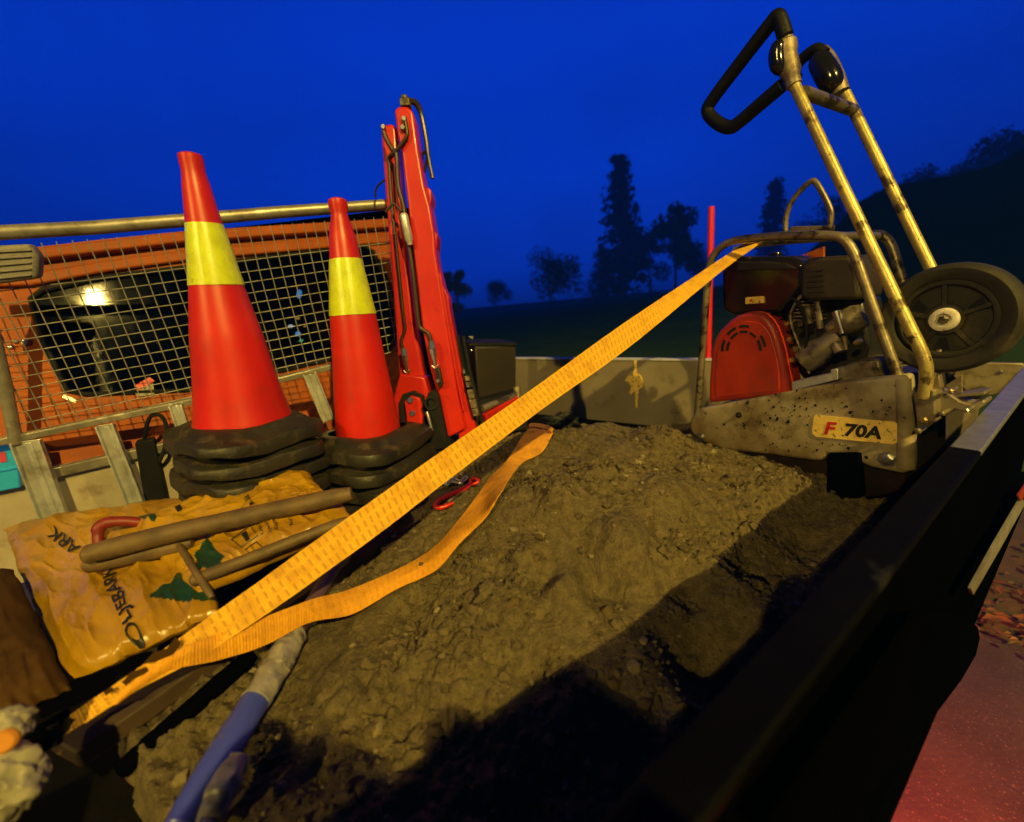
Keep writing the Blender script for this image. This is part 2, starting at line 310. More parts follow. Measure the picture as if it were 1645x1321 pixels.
for r in rr:
    for k in range(na):
        a = 2*math.pi*k/na; x, y = r*math.sin(a), r*math.cos(a); q = gz(x, y)
        if r > 46: q = gz(46*math.sin(a), 46*math.cos(a))*max(0, 1-(r-46)/400)
        g.v.append(V((x, y, q)))
for i in range(len(rr)-1):
    for k in range(na): g.f.append((i*na+k, i*na+(k+1) % na, (i+1)*na+(k+1) % na, (i+1)*na+k)); g.mi.append(0)
g.f.append(tuple(range(na))); g.mi.append(0)
for fi, f_ in enumerate(g.f):
    c_ = sum((g.v[k] for k in f_[:4]), V())/4
    if math.hypot(c_.x, c_.y) > 13 and math.atan2(c_.x, c_.y) > .50: g.mi[fi] = 1
tag(g.build('field', [M['grass'], M['hilldark']]), kind='structure')
# road: a strip that runs past the rear of the truck
edge = [PZ(1540, 1000, 0), PZ(1645, 1040, 0)]
ed = (edge[1]-edge[0]).normalized()
e0 = edge[0]-ed*30; e1 = edge[0]+ed*30; nr = V((ed.y, -ed.x, 0))
if (CAM-edge[0]).dot(nr) < 0: nr = -nr
g = MB()
def wob(i): return edge[0]+ed*i*.25+nr*(.06*fbm(V((i*.5, 0, 3))))
pts = [wob(i) for i in range(-60, 61)]
for i, p in enumerate(pts):
    g.v += [p+V((0, 0, .012)), p+nr*9+V((0, 0, .012))]
    if i: b = 2*i; g.f.append((b-2, b-1, b+1, b)); g.mi.append(0)
tag(g.build('road', M['asphalt']), kind='structure')
g = MB()
for i, p in enumerate(pts):
    g.v += [p+nr*.12+V((0, 0, .008)), p-nr*1.6+V((0, 0, .03))]
    if i: b = 2*i; g.f.append((b-2, b-1, b+1, b)); g.mi.append(0)
tag(g.build('verge', M['litter']), kind='structure')
g = MB(); random.seed(3)
for k in range(2600):
    u = random.uniform(-1.2, 3.5); w = abs(random.gauss(0, .45))-.12
    if w > 1.4: continue
    p = edge[0]+ed*u-nr*w+V((0, 0, .03+random.uniform(0, .02)))
    a = random.uniform(0, 6.28); s = random.uniform(.015, .04); d = V((math.cos(a), math.sin(a), random.uniform(-.4, .4)))*s; e = V((-math.sin(a), math.cos(a), random.uniform(-.4, .4)))*s*.5
    g.add([p-d, p+e+V((0, 0, .006)), p+d, p-e+V((0, 0, .006))], [(0, 1, 2, 3)], random.choice((0, 0, 1)))
tag(g.build('fallen_leaves', [M['leafb'], M['leafg']], smooth=False), 'brown and olive fallen leaves strewn along the verge beside the road', 'leaves', kind='stuff')

# ------------------------------------------------------------------ sand heap
BED = 1.08
CP = [PZ(*q) for q in [(860, 1110, 1.15), (480, 1310, 1.145), (1310, 830, 1.135), (600, 1200, 1.14), (240, 1270, 1.12), (205, 1140, 1.13), (350, 1100, 1.14), (1100, 960, 1.165), (960, 1260, 1.12), (1330, 900, 1.10), (1150, 1100, 1.10), (700, 1300, 1.13),
      (600, 870, 1.175), (700, 800, 1.225), (760, 725, 1.265), (850, 692, 1.285), (960, 688, 1.285), (1060, 694, 1.272), (1110, 738, 1.225), (1200, 766, 1.195), (1310, 752, 1.195), (1362, 768, 1.185), (1395, 812, 1.10), (1330, 806, 1.155), (1250, 760, 1.195),
      (900, 770, 1.330), (980, 745, 1.325), (1060, 770, 1.300), (1000, 830, 1.300), (1150, 850, 1.205), (1090, 880, 1.235), (840, 800, 1.285), (800, 930, 1.235), (800, 952, 1.178), (880, 968, 1.175), (955, 975, 1.175), (870, 1005, 1.195), (960, 1020, 1.19), (780, 890, 1.240), (900, 895, 1.275), (840, 860, 1.280),
      (650, 1000, 1.15), (520, 1000, 1.14), (560, 920, 1.16), (740, 960, 1.18), (690, 900, 1.19), (450, 1180, 1.135), (1220, 930, 1.14), (1420, 830, 1.09)]]
CP += [V(q) for q in [(.3, 1.62, 1.17), (0, 1.55, 1.19), (-.3, 1.3, 1.16), (.55, 1.5, 1.12), (.95, 1.25, 1.09), (-.6, .95, 1.1), (-.8, .6, 1.02), (-.62, .3, 1.0), (-.45, .1, 1.02), (.1, .1, 1.1), (1.2, 1.1, 1.05), (.0, 1.85, 1.06), (.5, 1.8, 1.05), (.45, .42, 1.06), (.9, .7, 1.04)]]
SL0 = PZ(198, 1140, 1.15); SL1 = PZ(262, 1321, 1.12); SLd = (SL1-SL0).normalized(); SLn = V((SLd.y, -SLd.x, 0))
if SLn.x > 0: SLn = -SLn
def sandz(x, y, fine=True):
    sw = sz = 0
    for c in CP:
        d2 = (x-c.x)**2+(y-c.y)**2+.0012; w = 1/(d2**1.7); sw += w; sz += w*c.z
    z = sz/sw
    k_ = (V((x, y, 0))-SL0).dot(SLn)
    if k_ > 0: z -= min(.2, k_*2.4)
    if fine:
        q = V((x, y, 0))
        z += .017*fbm(q*6, 3)
        m_ = min(1.25, max(.3, .8+1.7*noise.noise(q*4.5+V((5, 5, 0)))))
        wq = q+V((noise.noise(q*30), noise.noise(q*30+V((7, 0, 0))), 0))*.014
        v1 = noise.voronoi(wq*22)[0]; v2 = noise.voronoi(wq*52+V((1, 4, 0)))[0]
        cr = max(0, .22-(v1[1]-v1[0]))/.22; c2_ = max(0, .25-(v2[1]-v2[0]))/.25
        pk = .12+1.7*max(0, noise.noise(q*7+V((0, 0, 3)))+.25)**1.3
        z += (.019*(.45-v1[0])*pk-.008*cr*cr*pk+.014*(.45-v2[0])*max(.05, .45+1.2*noise.noise(q*11+V((0, 6, 0))))-.004*c2_+.009*noise.noise(q*36)+.0035*noise.noise(q*120))*m_
        z -= .024*max(0, noise.noise(q*12+V((9, 4, 0)))-.22)
    return z
def onsand(px, py, lift=0):
    v = ray(px, py); d = .25
    while d < 2.5:
        q = CAM+v*d
        if q.z <= sandz(q.x, q.y, False)+lift: return q
        d += .004
    return CAM+v*1.4
g = MB(); X0, X1, Y0, Y1 = -.95, 1.30, .06, 1.95; st = .0040
nx, ny = int((X1-X0)/st), int((Y1-Y0)/st)
RA = V((.3, .353, 0)); RD = V((.822, .570, 0)).normalized(); RN = V((-RD.y, RD.x, 0))      # tail board line and its inward normal
inside = {}
for j in range(ny+1):
    for i in range(nx+1):
        x, y = X0+i*st, Y0+j*st
        dt = (V((x, y, 0))-RA).dot(RN)
        if dt < .006: continue
        z = sandz(x, y)
        if z < BED-.02: continue
        inside[(i, j)] = len(g.v); g.v.append(V((x, y, z)))
for j in range(ny):
    for i in range(nx):
        k = [(i, j), (i+1, j), (i+1, j+1), (i, j+1)]
        if all(q in inside for q in k): g.f.append(tuple(inside[q] for q in k)); g.mi.append(0)
ico = [(0, 0, 1), (.89, 0, .45), (.28, .85, .45), (-.72, .53, .45), (-.72, -.53, .45), (.28, -.85, .45), (.72, .53, -.45), (-.28, .85, -.45), (-.89, 0, -.45), (-.28, -.85, -.45), (.72, -.53, -.45), (0, 0, -1)]
icf = [(0, 1, 2), (0, 2, 3), (0, 3, 4), (0, 4, 5), (0, 5, 1), (1, 6, 2), (2, 7, 3), (3, 8, 4), (4, 9, 5), (5, 10, 1), (2, 6, 7), (3, 7, 8), (4, 8, 9), (5, 9, 10), (1, 10, 6), (11, 7, 6), (11, 8, 7), (11, 9, 8), (11, 10, 9), (11, 6, 10)]
random.seed(11)
for k in range(15000):
    x, y = random.uniform(-.5, 1.15), random.uniform(.25, 1.6)
    if (V((x, y, 0))-RA).dot(RN) < .03: continue
    if fbm(V((x*5, y*5, 2)), 3) < -.12 and random.random() < .8: continue
    z = sandz(x, y)
    if z < BED: continue
    r = random.uniform(.0016, .0045) if random.random() < .90 else random.uniform(.005, .012) if random.random() < .93 else random.uniform(.009, .013)
    g.add([V((x, y, z+r*.25))+V((a*random.uniform(.6, 1.3), b*random.uniform(.6, 1.3), c*random.uniform(.5, .9)))*r for a, b, c in ico], icf, random.choice((0, 0, 0, 0, 0, 1, 2, 2)))
sand = g.build('sand_heap', [M['sand'], M['stone'], M['clod']])
tag(sand, 'heap of damp brown sand filling the truck bed, lumpy with darker hollows', 'sand', kind='stuff')

# ------------------------------------------------------------------ truck
truck = thing('flatbed_truck', (.2, 1.0, 0), 'flatbed truck with orange cab and mesh headboard, its bed loaded with sand and tools', 'truck')
DH = (FW+RT*(1538/FPX)+UP*(457/FPX)).normalized(); DD = (FW+RT*(118/FPX)-UP*(1625/FPX)).normalized()
HN = DH.cross(DD).normalized(); HO = P(390, 560, 1.3)
if (CAM-HO).dot(HN) < 0: HN = -HN
def H(x, y, off=0): return PL(x, y, HO+HN*off, HN)
g = MB(); g.tube([H(-90, 381), H(0, 374), H(150, 366), H(300, 354), H(450, 341), H(650, 327)], .0165, 16)
g.build('guard_rail', M['rail'], truck)
g = MB(); a, b, c = H(-60, 722), H(330, 640), H(533, 589)
for p, q in ((a, b), (b, c)):
    g.obox((p+q)/2, (q-p)/2, HN*.014, -DD*.0085)
    g.obox((p+q)/2-DD*.0085+HN*.004, (q-p)/2, HN*.010, -DD*.002)
g.build('lower_rail', M['rail'], truck, bevel=.002)
# mesh: straight wires along two directions of the headboard plane
E1 = DH; E2 = DD
def hc(x, y): p = H(x, y)-HO; n_ = E1.dot(E2); a_ = p.dot(E1); b_ = p.dot(E2); k = 1-n_*n_; return (a_-n_*b_)/k, (b_-n_*a_)/k
g = MB(); a0 = hc(39, 392)[0]; a1 = hc(601, 354)[0]; sp = (a1-a0)/28
tp = lambda a: HO+E1*a
mid = hc(300, 500)
def vline(a):
    top = lerp(hc(39, 392)[1], hc(601, 349)[1], (a-a0)/(a1-a0)); bot = lerp(hc(0, 709)[1], hc(530, 589)[1], (a-hc(0, 709)[0])/(hc(530, 589)[0]-hc(0, 709)[0])); return top, bot
for k in range(-6, 31):
    a = a0+k*sp; t_, b_ = vline(a); pts = []
    for i in range(7):
        s = lerp(t_, b_, i/6); pts.append(HO+E1*(a+.0022*noise.noise(V((k*.7, i*.6, 0))))+E2*s+HN*(.003*noise.noise(V((k*.31, i*.9, 4)))))
    g.tube(pts, .0014, 5, cap=False)
b0 = hc(297, 428)[1]; bl = hc(300, 640)[1]
for j in range(0, 14):
    s = b0+j*sp*1.0
    if s > bl+.02: break
    pts = [HO+E1*lerp(a0-6*sp, a1+2*sp, i/12)+E2*(s+lerp(.012, -.004, i/12)+.0018*noise.noise(V((i*.6, j*.8, 2))))-HN*.0022 for i in range(13)]
    g.tube(pts, .0014, 5, cap=False)
g.build('mesh_guard', M['wire'], truck)
# left corner post and the grey housing on it
g = MB(); g.tube([H(-42, 380, .01), H(-16, 520, .01), H(6, 610, .01), H(26, 712, .01)], .0135, 14); g.build('corner_post', M['rail'], truck)
g = MB(); w0 = [H(-70, 398, .05), H(46, 392, .05), H(62, 412, .05), H(60, 448, .05), H(-70, 466, .05)]
g.prism(w0, -HN*.04+V((0, 0, 0))); o = g.build('work_lamp', M['greyplastic'], truck, bevel=.009, seg=3)
g = MB()
for k in range(5): g.bar(H(-60, 408+k*11.5, .052), H(50, 402+k*10, .052), .002, .004, HN)
g.build('cooling_rib', M['greyplastic'], o)
# stakes below the rail: galvanised channels
def stake(tx, ty, bx, by, w):
    t_, b_ = H(tx, ty, .012), H(bx, by, .03); ax = (b_-t_); l = ax.normalized(); sd = DH-l*DH.dot(l); sd.normalize(); n_ = sd.cross(l); n_ = n_ if n_.dot(HN) > 0 else -n_
    g = MB(); m_ = (t_+b_)/2
    g.obox(m_, ax/2, sd*w/2, n_*.0015)
    g.obox(m_+sd*(w/2-.0022)+n_*.0095, ax/2, sd*.002, n_*.008); g.obox(m_-sd*(w/2-.0022)+n_*.0095, ax/2, sd*.002, n_*.008)
    g.obox(m_+n_*.003, ax/2*.96, sd*w*.12, n_*.0015)
    q = g.build('stake', M['galv'], truck, bevel=.0012); q['label'] = 'shiny galvanised channel stake below the mesh'
stake(44, 708, 104, 868, .058); stake(170, 682, 222, 812, .040); stake(283, 650, 306, 720, .032); stake(497, 600, 528, 676, .040)
# front board of the bed, and the dark gap with a hose
g = MB(); f0, f1, f2, f3 = H(-80, 800, -.035), H(420, 684, -.035), H(420, 860, -.03), H(-80, 960, -.03)
g.prism([f0, f1, f2, f3], -HN*.02); g.build('front_board', M['bedpaint'], truck, bevel=.002)
g = MB(); g.bar(H(-80, 797, -.03), H(420, 682, -.03), .03, .022, HN); g.build('board_cap', M['rail'], truck, bevel=.003)
g = MB(); g.prism([H(216, 712, .0), H(246, 706, .0), H(268, 800, .0), H(232, 808, .0)], -HN*.03); g.build('gap_shade', M['matt'], truck, bevel=.004)  # matt black sheet gives the gap its shade
g = MB(); g.tube(smoothpath([H(232, 706, -.02), H(240, 672, 0), H(258, 668, .01), H(268, 690, .012), H(263, 725, .01), H(252, 748, -.01)]), .0055, 8); g.build('hose', M['matt'], truck)
# cab
CO = H(300, 655)-HN*.17
# the rear window leans back so that the lamp behind the viewpoint mirrors in its upper left
_w = PL(152, 480, CO, V((.49, -.85, .30)).normalized()); LPA = V((.2+.42*7.4, .8-.907*7.4, 1.53+7.4*math.tan(R_(38))))
CN = ((CAM-_w).normalized()+(LPA-_w).normalized()).normalized()
def K(x, y, off=0): return PL(x, y, CO+CN*off, CN)
outer = [(-160, 430), (-40, 412), (50, 398), (170, 384), (300, 371), (480, 360), (630, 351), (655, 380), (668, 470), (672, 560), (664, 700), (280, 722), (80, 765), (-160, 800)]
inner = [(50, 480), (68, 466), (165, 446), (304, 429), (480, 408), (584, 396), (600, 404), (622, 455), (636, 500), (634, 545), (620, 566), (530, 578), (458, 595), (304, 627), (139, 634), (108, 628), (98, 610), (69, 547)]
po = [K(*q) for q in outer]; pi_ = [K(*q) for q in inner]
g = MB(); g.v = po+pi_
for t in tessellate_polygon([po, pi_]): g.f.append(t); g.mi.append(0)
nb = len(g.v); back = -CN*.5; n_o = len(po); n_i = len(pi_)
g.v += [p+V((-.08, .45, 0)) for p in po]
for i in range(n_o): j = (i+1) % n_o; g.f.append((i, j, nb+j, nb+i)); g.mi.append(0)
nc = len(g.v); g.v += [p-CN*.02 for p in pi_]
for i in range(n_i): j = (i+1) % n_i; g.f.append((n_o+i, n_o+j, nc+j, nc+i)); g.mi.append(0)
cab = g.build('cab', M['cab'], truck, smooth=False)
def band(y0, y1, off, name, m_):
    g = MB(); xs = [-160, 50, 170, 300, 480, 630]; tops = [430, 398, 384, 371, 360, 351]; bots = [470, 470, 446, 427, 407, 396]
    a_ = [K(x, lerp(t, b, y0), off) for x, t, b in zip(xs, tops, bots)]; b_ = [K(x, lerp(t, b, y1), off) for x, t, b in zip(xs, tops, bots)]
    g.prism(a_+b_[::-1], -CN*off*.98); return g.build(name, m_, cab, bevel=.006, seg=3)
band(.0, .30, .03, 'roof_lip', M['cab']); band(.55, .84, .016, 'roof_ridge', M['cab'])
g = MB(); g.tube([p+CN*.001 for p in pi_], .0075, 8, closed=True); g.build('window_seal', M['matt'], cab)
g = MB(); ctr = sum(pi_, V())/n_i; g.add([p-CN*.006 for p in pi_], [tuple(range(n_i))]); g.build('rear_window', M['glass'], cab, smooth=False)
g = MB()       # dark inside of the cab
ins = [(-60, 415), (690, 330), (720, 640), (-40, 700)]; A_ = [K(x, y, -.024) for x, y in ins]; B_ = [p+V((-.12, .62, 0)) for p in A_]
g.add(A_+B_, [(0, 1, 5, 4), (1, 2, 6, 5), (2, 3, 7, 6), (3, 0, 4, 7), (4, 5, 6, 7)]); g.build('cab_interior', M['tailblack'], cab, smooth=False)
for (x, y, w, h, m_) in [(481, 472, 9, 14, 'ledblue'), (467, 524, 9, 5, 'ledwhite'), (479, 536, 9, 8, 'ledblue'), (484, 547, 7, 4, 'ledgreen'), (478, 511, 8, 4, 'ledamber'), (490, 524, 4, 3, 'ledamber')]:
    g = MB(); o_, n_ = CO-CN*.30, CN; c_ = PL(x, y, o_, n_); sx = (PL(x+w/2, y, o_, n_)-c_); sy = PL(x, y+h/2, o_, n_)-c_
    ring = [c_+sx*math.cos(k*math.pi/4)+sy*math.sin(k*math.pi/4) for k in range(8)]; g.prism(ring, -CN*.008); g.build('dash_light', M[m_], cab, smooth=False)
g = MB(); g.prism([K(215, 620, .006), K(240, 606, .006), K(249, 612, .006), K(222, 629, .006)], -CN*.004); stk = g.build('sticker', M['redink'], cab, smooth=False)
g = MB(); g.prism([K(216, 632, .006), K(226, 624, .006), K(246, 616, .006), K(248, 634, .006), K(222, 637, .006)], -CN*.004); g.build('sticker', M['white'], cab, smooth=False)
for (x, y) in [(26, 549), (41, 548), (40, 552), (18, 558), (17, 628)]:
    g = MB(); g.lathe(K(x, y, 0), CN, [(0, .006), (.005, .006), (.007, .003), (.007, 0)], 10); g.build('reflector_stud', M['steel'], cab)
g = MB(); g.prism([K(102, 634, .004), K(122, 642, .004), (K(121, 647, .004)), K(100, 639, .004)], -CN*.003); g.build('badge', M['steel'], cab, smooth=False)
# bed floor
TB0, TB1 = V((.0, .165, 0)), V((1.47, 1.19, 0))
TBd = (TB1-TB0).normalized(); TBn = V((-TBd.y, TBd.x, 0))      # inward normal of the tail board
A0 = V((.054, 2.436, 0)); A1 = V((1.475, 1.29, 0)); Fd = (A1-A0).normalized(); Fn = V((Fd.y, -Fd.x, 0))
if (CAM-A0).dot(Fn) < 0: Fn = -Fn
def z_(p, z): return V((p.x, p.y, z))
g = MB(); fl = [V((-1.5, .5, BED)), V((-.65, -.32, BED)), z_(TB1, BED), z_(A1, BED), z_(A0, BED), V((-.6, 1.75, BED))]
g.prism(fl, V((0, 0, -.06))); g.build('bed_floor', M['floor'], truck, smooth=False)
# far side board with aluminium cap
g = MB(); a, b = z_(A0-Fd*.12, 0), z_(A1, 0)
bb = [z_(a, BED-.02), z_(b, BED-.02), z_(b, 1.392), z_(a, 1.392)]; g.prism(bb, -Fn*.028); fb = g.build('side_board', M['board'], truck, bevel=.003)
g = MB(); g.obox((z_(a, 1.396)+z_(b, 1.396))/2-Fn*.013, (b-a)/2, Fn*.018, V((0, 0, .004))); g.build('board_cap', M['capbright'], fb, bevel=.001)
g = MB()           # pale splash on the board below its edge
def FB(x, y, off=.003): return PL(x, y, A0+Fn*off, Fn)
spl = [(1008, 605), (1016, 603), (1019, 592), (1018, 578), (1023, 578), (1023, 600), (1030, 604), (1033, 612), (1032, 622), (1026, 626), (1024, 655), (1021, 655), (1020, 628), (1014, 634), (1011, 632), (1014, 622), (1010, 614), (1004, 612)]
g.prism([FB(*q) for q in spl], -Fn*.002); g.build('paint_splash', M['sticker'], fb, smooth=False)
g = MB(); g.prism([FB(1530, 604, .03), FB(1545, 582, .03), FB(1646, 584, .03), FB(1646, 616, .03), FB(1600, 634, .03), FB(1560, 640, .03)], -Fn*.02); g.build('corner_plate', M['bracket'], truck, bevel=.003)
g = MB(); g.lathe(FB(1607, 598, .03), Fn, [(0, .006), (.004, .006), (.006, .004), (.006, 0)], 6); g.build('bolt', M['steel'], truck)
# tail board: cap rail along the top, dark outer face
ZT = 1.40; t0, t1 = TB0-TBd*.55, TB1
hw = .0185; tj = PL(1556, 722, V((0, 0, ZT)), V((0, 0, 1))); tj = TB0+TBd*(tj-TB0).dot(TBd)
bo = MB(); bo.obox((z_(t0, 1.24)+z_(t1, 1.24))/2-TBn*.019, (t1-t0)/2, TBn*.0165, V((0, 0, .153))); tb = bo.build('tail_board', M['tailblack'], truck, bevel=.003)
g = MB(); g.obox((z_(tj, ZT-.006)+z_(t1, ZT-.006))/2-TBn*hw, (t1-tj)/2, TBn*hw, V((0, 0, .006))); g.build('cap_rail', M['cap'], tb, bevel=.002)
g = MB(); g.obox((z_(t0, ZT-.005)+z_(tj, ZT-.005))/2-TBn*hw, (tj-t0)/2, TBn*(hw+.001), V((0, 0, .0065))); g.build('shaded_cap', M['capshade'], tb, bevel=.004, seg=3)  # near part of the cap made black for the shadow over it
bo = MB(); c_ = (z_(t0, 1.052)+z_(t1, 1.052))/2-TBn*.03; bo.obox(c_, (t1-t0)/2, TBn*.03, V((0, 0, .035))); bo.build('rear_beam', M['tailblack'], truck, bevel=.004)
def TBP(x, y, off): return PL(x, y, TB0-TBn*off, TBn)
# pale lower edge of the beam with a red end
g = MB(); q = [TBP(1641, 800, .061), TBP(1648, 808, .061), TBP(1608, 880, .061), TBP(1564, 956, .061), TBP(1560, 946, .061), TBP(1601, 870, .061)]
g.prism(q, TBn*.004); g.build('beam_edge', M['greyplastic'], truck)
g = MB(); g.prism([TBP(1636, 796, .062), TBP(1650, 775, .062), TBP(1654, 786, .062), TBP(1640, 806, .062)], TBn*.003); g.build('side_reflector', M['guard'], truck)
# rounded black mud guard below the tail board, with the lit lamp under it
mg = [(1480, 985), (1530, 982), (1556, 994), (1571, 1008), (1574, 1026), (1568, 1052), (1545, 1092), (1500, 1152), (1440, 1227), (1400, 1276), (1391, 1296), (1400, 1330), (1300, 1380), (1250, 1330)]
g = MB(); g.prism([TBP(x, y, .062) for x, y in mg], TBn*.006); g.build('mud_guard', M['tailblack'], truck)
# tyre and chassis so that the bed stands on something
g = MB(); ch = V((.55, 1.1, 0)); g.obox(V((.1, 1.05, .92)), TBd*1.0, TBn*.3, V((0, 0, .1))); g.build('chassis', M['tailblack'], truck, smooth=False)
for s in (-.45, .55):
    g = MB(); g.lathe(V((.15, .95, .34))+TBd*s, TBd, [(-.1, .2), (-.1, .33), (-.08, .34), (.08, .34), (.1, .33), (.1, .2)], 36); w = g.build('wheel', M['tyre'], truck)
    g = MB(); g.lathe(V((.15, .95, .34))+TBd*s, TBd, [(-.08, 0), (-.08, .21), (.08, .21), (.08, 0)], 24); g.build('rim', M['ironold'], w)
TL = PZ(1290, 1300, .72); g = MB(); g.obox(TL+TBn*.03, TBd*.06, TBn*.02, V((0, 0, .03))); tl = g.build('tail_lamp', M['taillens'], truck, bevel=.006)
la = bpy.data.lights.new('tail_light', 'POINT'); la.energy = 300; la.color = (1, .018, .016); la.shadow_soft_size = .03
lo = bpy.data.objects.new('tail_light', la); COL.objects.link(lo); lo.parent = truck; lo.location = TL-TBn*.07-truck.location

# blue crate in the gap left of the stakes
g = MB(); q = [H(-60, 722, -.012), H(26, 716, -.012), H(33, 784, -.012), H(-60, 802, -.012)]; g.prism(q, -HN*.05)
cr = g.build('tool_crate', M['cyan'], None, bevel=.004); tag(cr, 'bright blue plastic crate seen below the rail beside the leftmost stake', 'crate')
g = MB(); g.bar(H(-60, 768, -.011), H(32, 750, -.011), .004, .006, HN); g.build('rim', M['cyan'], cr)
g = MB(); g.prism([H(-20, 730, -.010), H(8, 726, -.010), H(11, 742, -.010), H(-18, 746, -.010)], -HN*.0015); g.build('print_patch', M['pink'], cr, smooth=False)

# ------------------------------------------------------------------ traffic cones
def cone_from_photo(base, bd, top, td, prof, sleeve, kr=1.0):
    """axis from base to top; profile (t along axis, radius) measured from the photograph"""
    a, b = P(*base, bd), P(*top, td); ax = b-a; L = ax.length; out = []
    for y, hwid in prof:
        lo_, hi_ = -.2, 1.2
        for _ in range(40):
            m_ = (lo_+hi_)/2
            if proj(a+ax*m_)[1] > y: lo_ = m_
            else: hi_ = m_
        t = lo_; out.append((t*L, hwid*proj(a+ax*t)[2]/FPX*kr))
    return a, ax.normalized(), L, out
def ip(prof, h):
    for (h0, r0), (h1, r1) in zip(prof, prof[1:]):
        if h0 <= h <= h1: return lerp(r0, r1, (h-h0)/(h1-h0))
    return prof[-1][1]
def make_cone(prof, L, sl, bw, label, lb_seed):
    t = thing('traffic_cone', (0, 0, 0), label, 'traffic cone')
    g = MB(); th = .004; pr = [(h, r) for h, r in prof]
    fine = [(h, ip(pr, h)) for h in [pr[0][0]+(pr[-1][0]-pr[0][0])*i/40 for i in range(41)]]
    inner_ = [(h, max(r-th, .004)) for h, r in reversed(fine)]
    g.lathe((0, 0, 0), (0, 0, 1), [(fine[0][0], fine[0][1]-th)]+fine+[(fine[-1][0]+.004, fine[-1][1]*.7), (fine[-1][0]+.004, fine[-1][1]*.6)]+inner_, 48)
    g.build('cone_body', M['cone'], t)
    g = MB(); rows = []; n = 56; y0, y1 = sl; base = 0; sd = lb_seed
    for i in range(14):
        h = lerp(y0, y1, i/13); row = []
        for k in range(n):
            a = 2*math.pi*k/n; wv = .0006*noise.noise(V((math.cos(a)*2.2, math.sin(a)*2.2, h*16+sd)))
            hh = h + (.0015*noise.noise(V((math.cos(a)*1.5, math.sin(a)*1.5, sd))) if i in (0, 13) else 0)
            r = ip(pr, h)+.0012+wv+(.0007 if k > n*.62 else 0)
            row.append(V((r*math.cos(a), r*math.sin(a), hh)))
        rows.append(row)
    for row in rows: g.v += row
    for i in range(13):
        for k in range(n): g.f.append((i*n+k, i*n+(k+1) % n, (i+1)*n+(k+1) % n, (i+1)*n+k)); g.mi.append(0)
    g.build('reflective_sleeve', M['sleeve'], t)
    g = MB(); hw = bw/2; hh = .026; n = 64; rr_ = [(-.050, .95), (-.047, .995), (-.043, 1.0), (-.024, .99), (-.019, .975), (-.016, .92), (-.010, .84), (-.003, .76), (.002, .70), (.002, .58)]
    for h, f_ in rr_:
        for k in range(n):
            a = 2*math.pi*k/n; c, s = math.cos(a), math.sin(a); e = 5.0; rad = hw*f_/((abs(c)**e+abs(s)**e)**(1/e))
            q = V((rad*c, rad*s, h)); q.z += (.014*noise.noise(q*7+V((0, 0, sd)))-.008*abs(math.cos(2*a+.6))**3+.004*noise.noise(q*30))*(1 if f_ > .8 else .3); q.x += .008*noise.noise(q*11+V((sd, 3, 0))); q.y += .007*noise.noise(q*10+V((sd, 7, 2))); g.v.append(q)
    for i in range(len(rr_)-1):
        for k in range(n): g.f.append((i*n+k, i*n+(k+1) % n, (i+1)*n+(k+1) % n, (i+1)*n+k)); g.mi.append(0)
    g.f.append(tuple(range(n))); g.mi.append(0)
    g.build('rubber_base', M['rubber'], t)
    return t
def dup(root, label=None, group=None):
    r = root.copy(); COL.objects.link(r)
    if label: r['label'] = label
    if group: r['group'] = group
    for ch in list(root.children):
        c = ch.copy(); COL.objects.link(c); c.parent = r
        for gch in ch.children: d = gch.copy(); COL.objects.link(d); d.parent = c
    return r
def stack(base, bd, top, td, prof, slpx, bw, n, pitch, rots, labels, group, sd, kr):
    a, ax, L, pr = cone_from_photo(base, bd, top, td, prof, slpx, kr)
    s0 = cone_from_photo(base, bd, top, td, [(slpx[0], 1), (slpx[1], 1)], 0)[3]
    t = make_cone(pr, L, (s0[0][0], s0[1][0]), bw, labels[0], sd); t['group'] = group
    zax = ax; hd = V((1, 0, 0)); xa = (hd-zax*hd.dot(zax)).normalized(); ya = zax.cross(xa)
    for k in range(n):
        o = t if k == 0 else dup(t, labels[min(k, len(labels)-1)], group)
        rot = Matrix((xa, ya, zax)).transposed().to_4x4() @ Matrix.Rotation(R_(rots[k % len(rots)]), 4, 'Z')
        o.matrix_world = Matrix.Translation(a-ax*pitch*k) @ rot
STK = 'traffic cones nested in two stacks'
stack((392, 672), 1.12, (305, 247), .965, [(686, 80), (676, 79.5), (664, 76), (640, 71), (600, 64.5), (540, 57), (458, 42.5), (362, 29), (300, 22.5), (285, 20), (272, 18.5), (266, 19.5), (250, 19.5)], (459, 361), .318, 8, .0495, (52, 44, 57, 49, 60, 46, 53, 50),
      ['tall red cone with yellow sleeve on top of the left stack', 'second cone of the left stack, only its dark rubber base showing', 'third cone down the left stack, dirty rubber base bulging', 'fourth cone down the left stack, lighter muddy rubber base', 'fifth cone down the left stack, base half behind the yellow sack', 'cone deep in the left stack behind the yellow sacks'], STK, 1, .885)
stack((592, 690), 1.29, (542, 322), 1.15, [(699, 53), (688, 52), (640, 48), (600, 44.5), (505, 37), (415, 25), (385, 22), (365, 18), (350, 14), (342, 13), (334, 16), (322, 15)], (506, 417), .315, 5, .056, (62, 55, 68, 58, 63),
      ['shorter red cone with yellow sleeve on top of the stack beside the red crane', 'second cone of the stack beside the crane, grey muddy base showing', 'third cone down the stack beside the crane, base in shadow', 'cone low in the stack beside the crane, base lost in shadow'], STK, 5, .95)

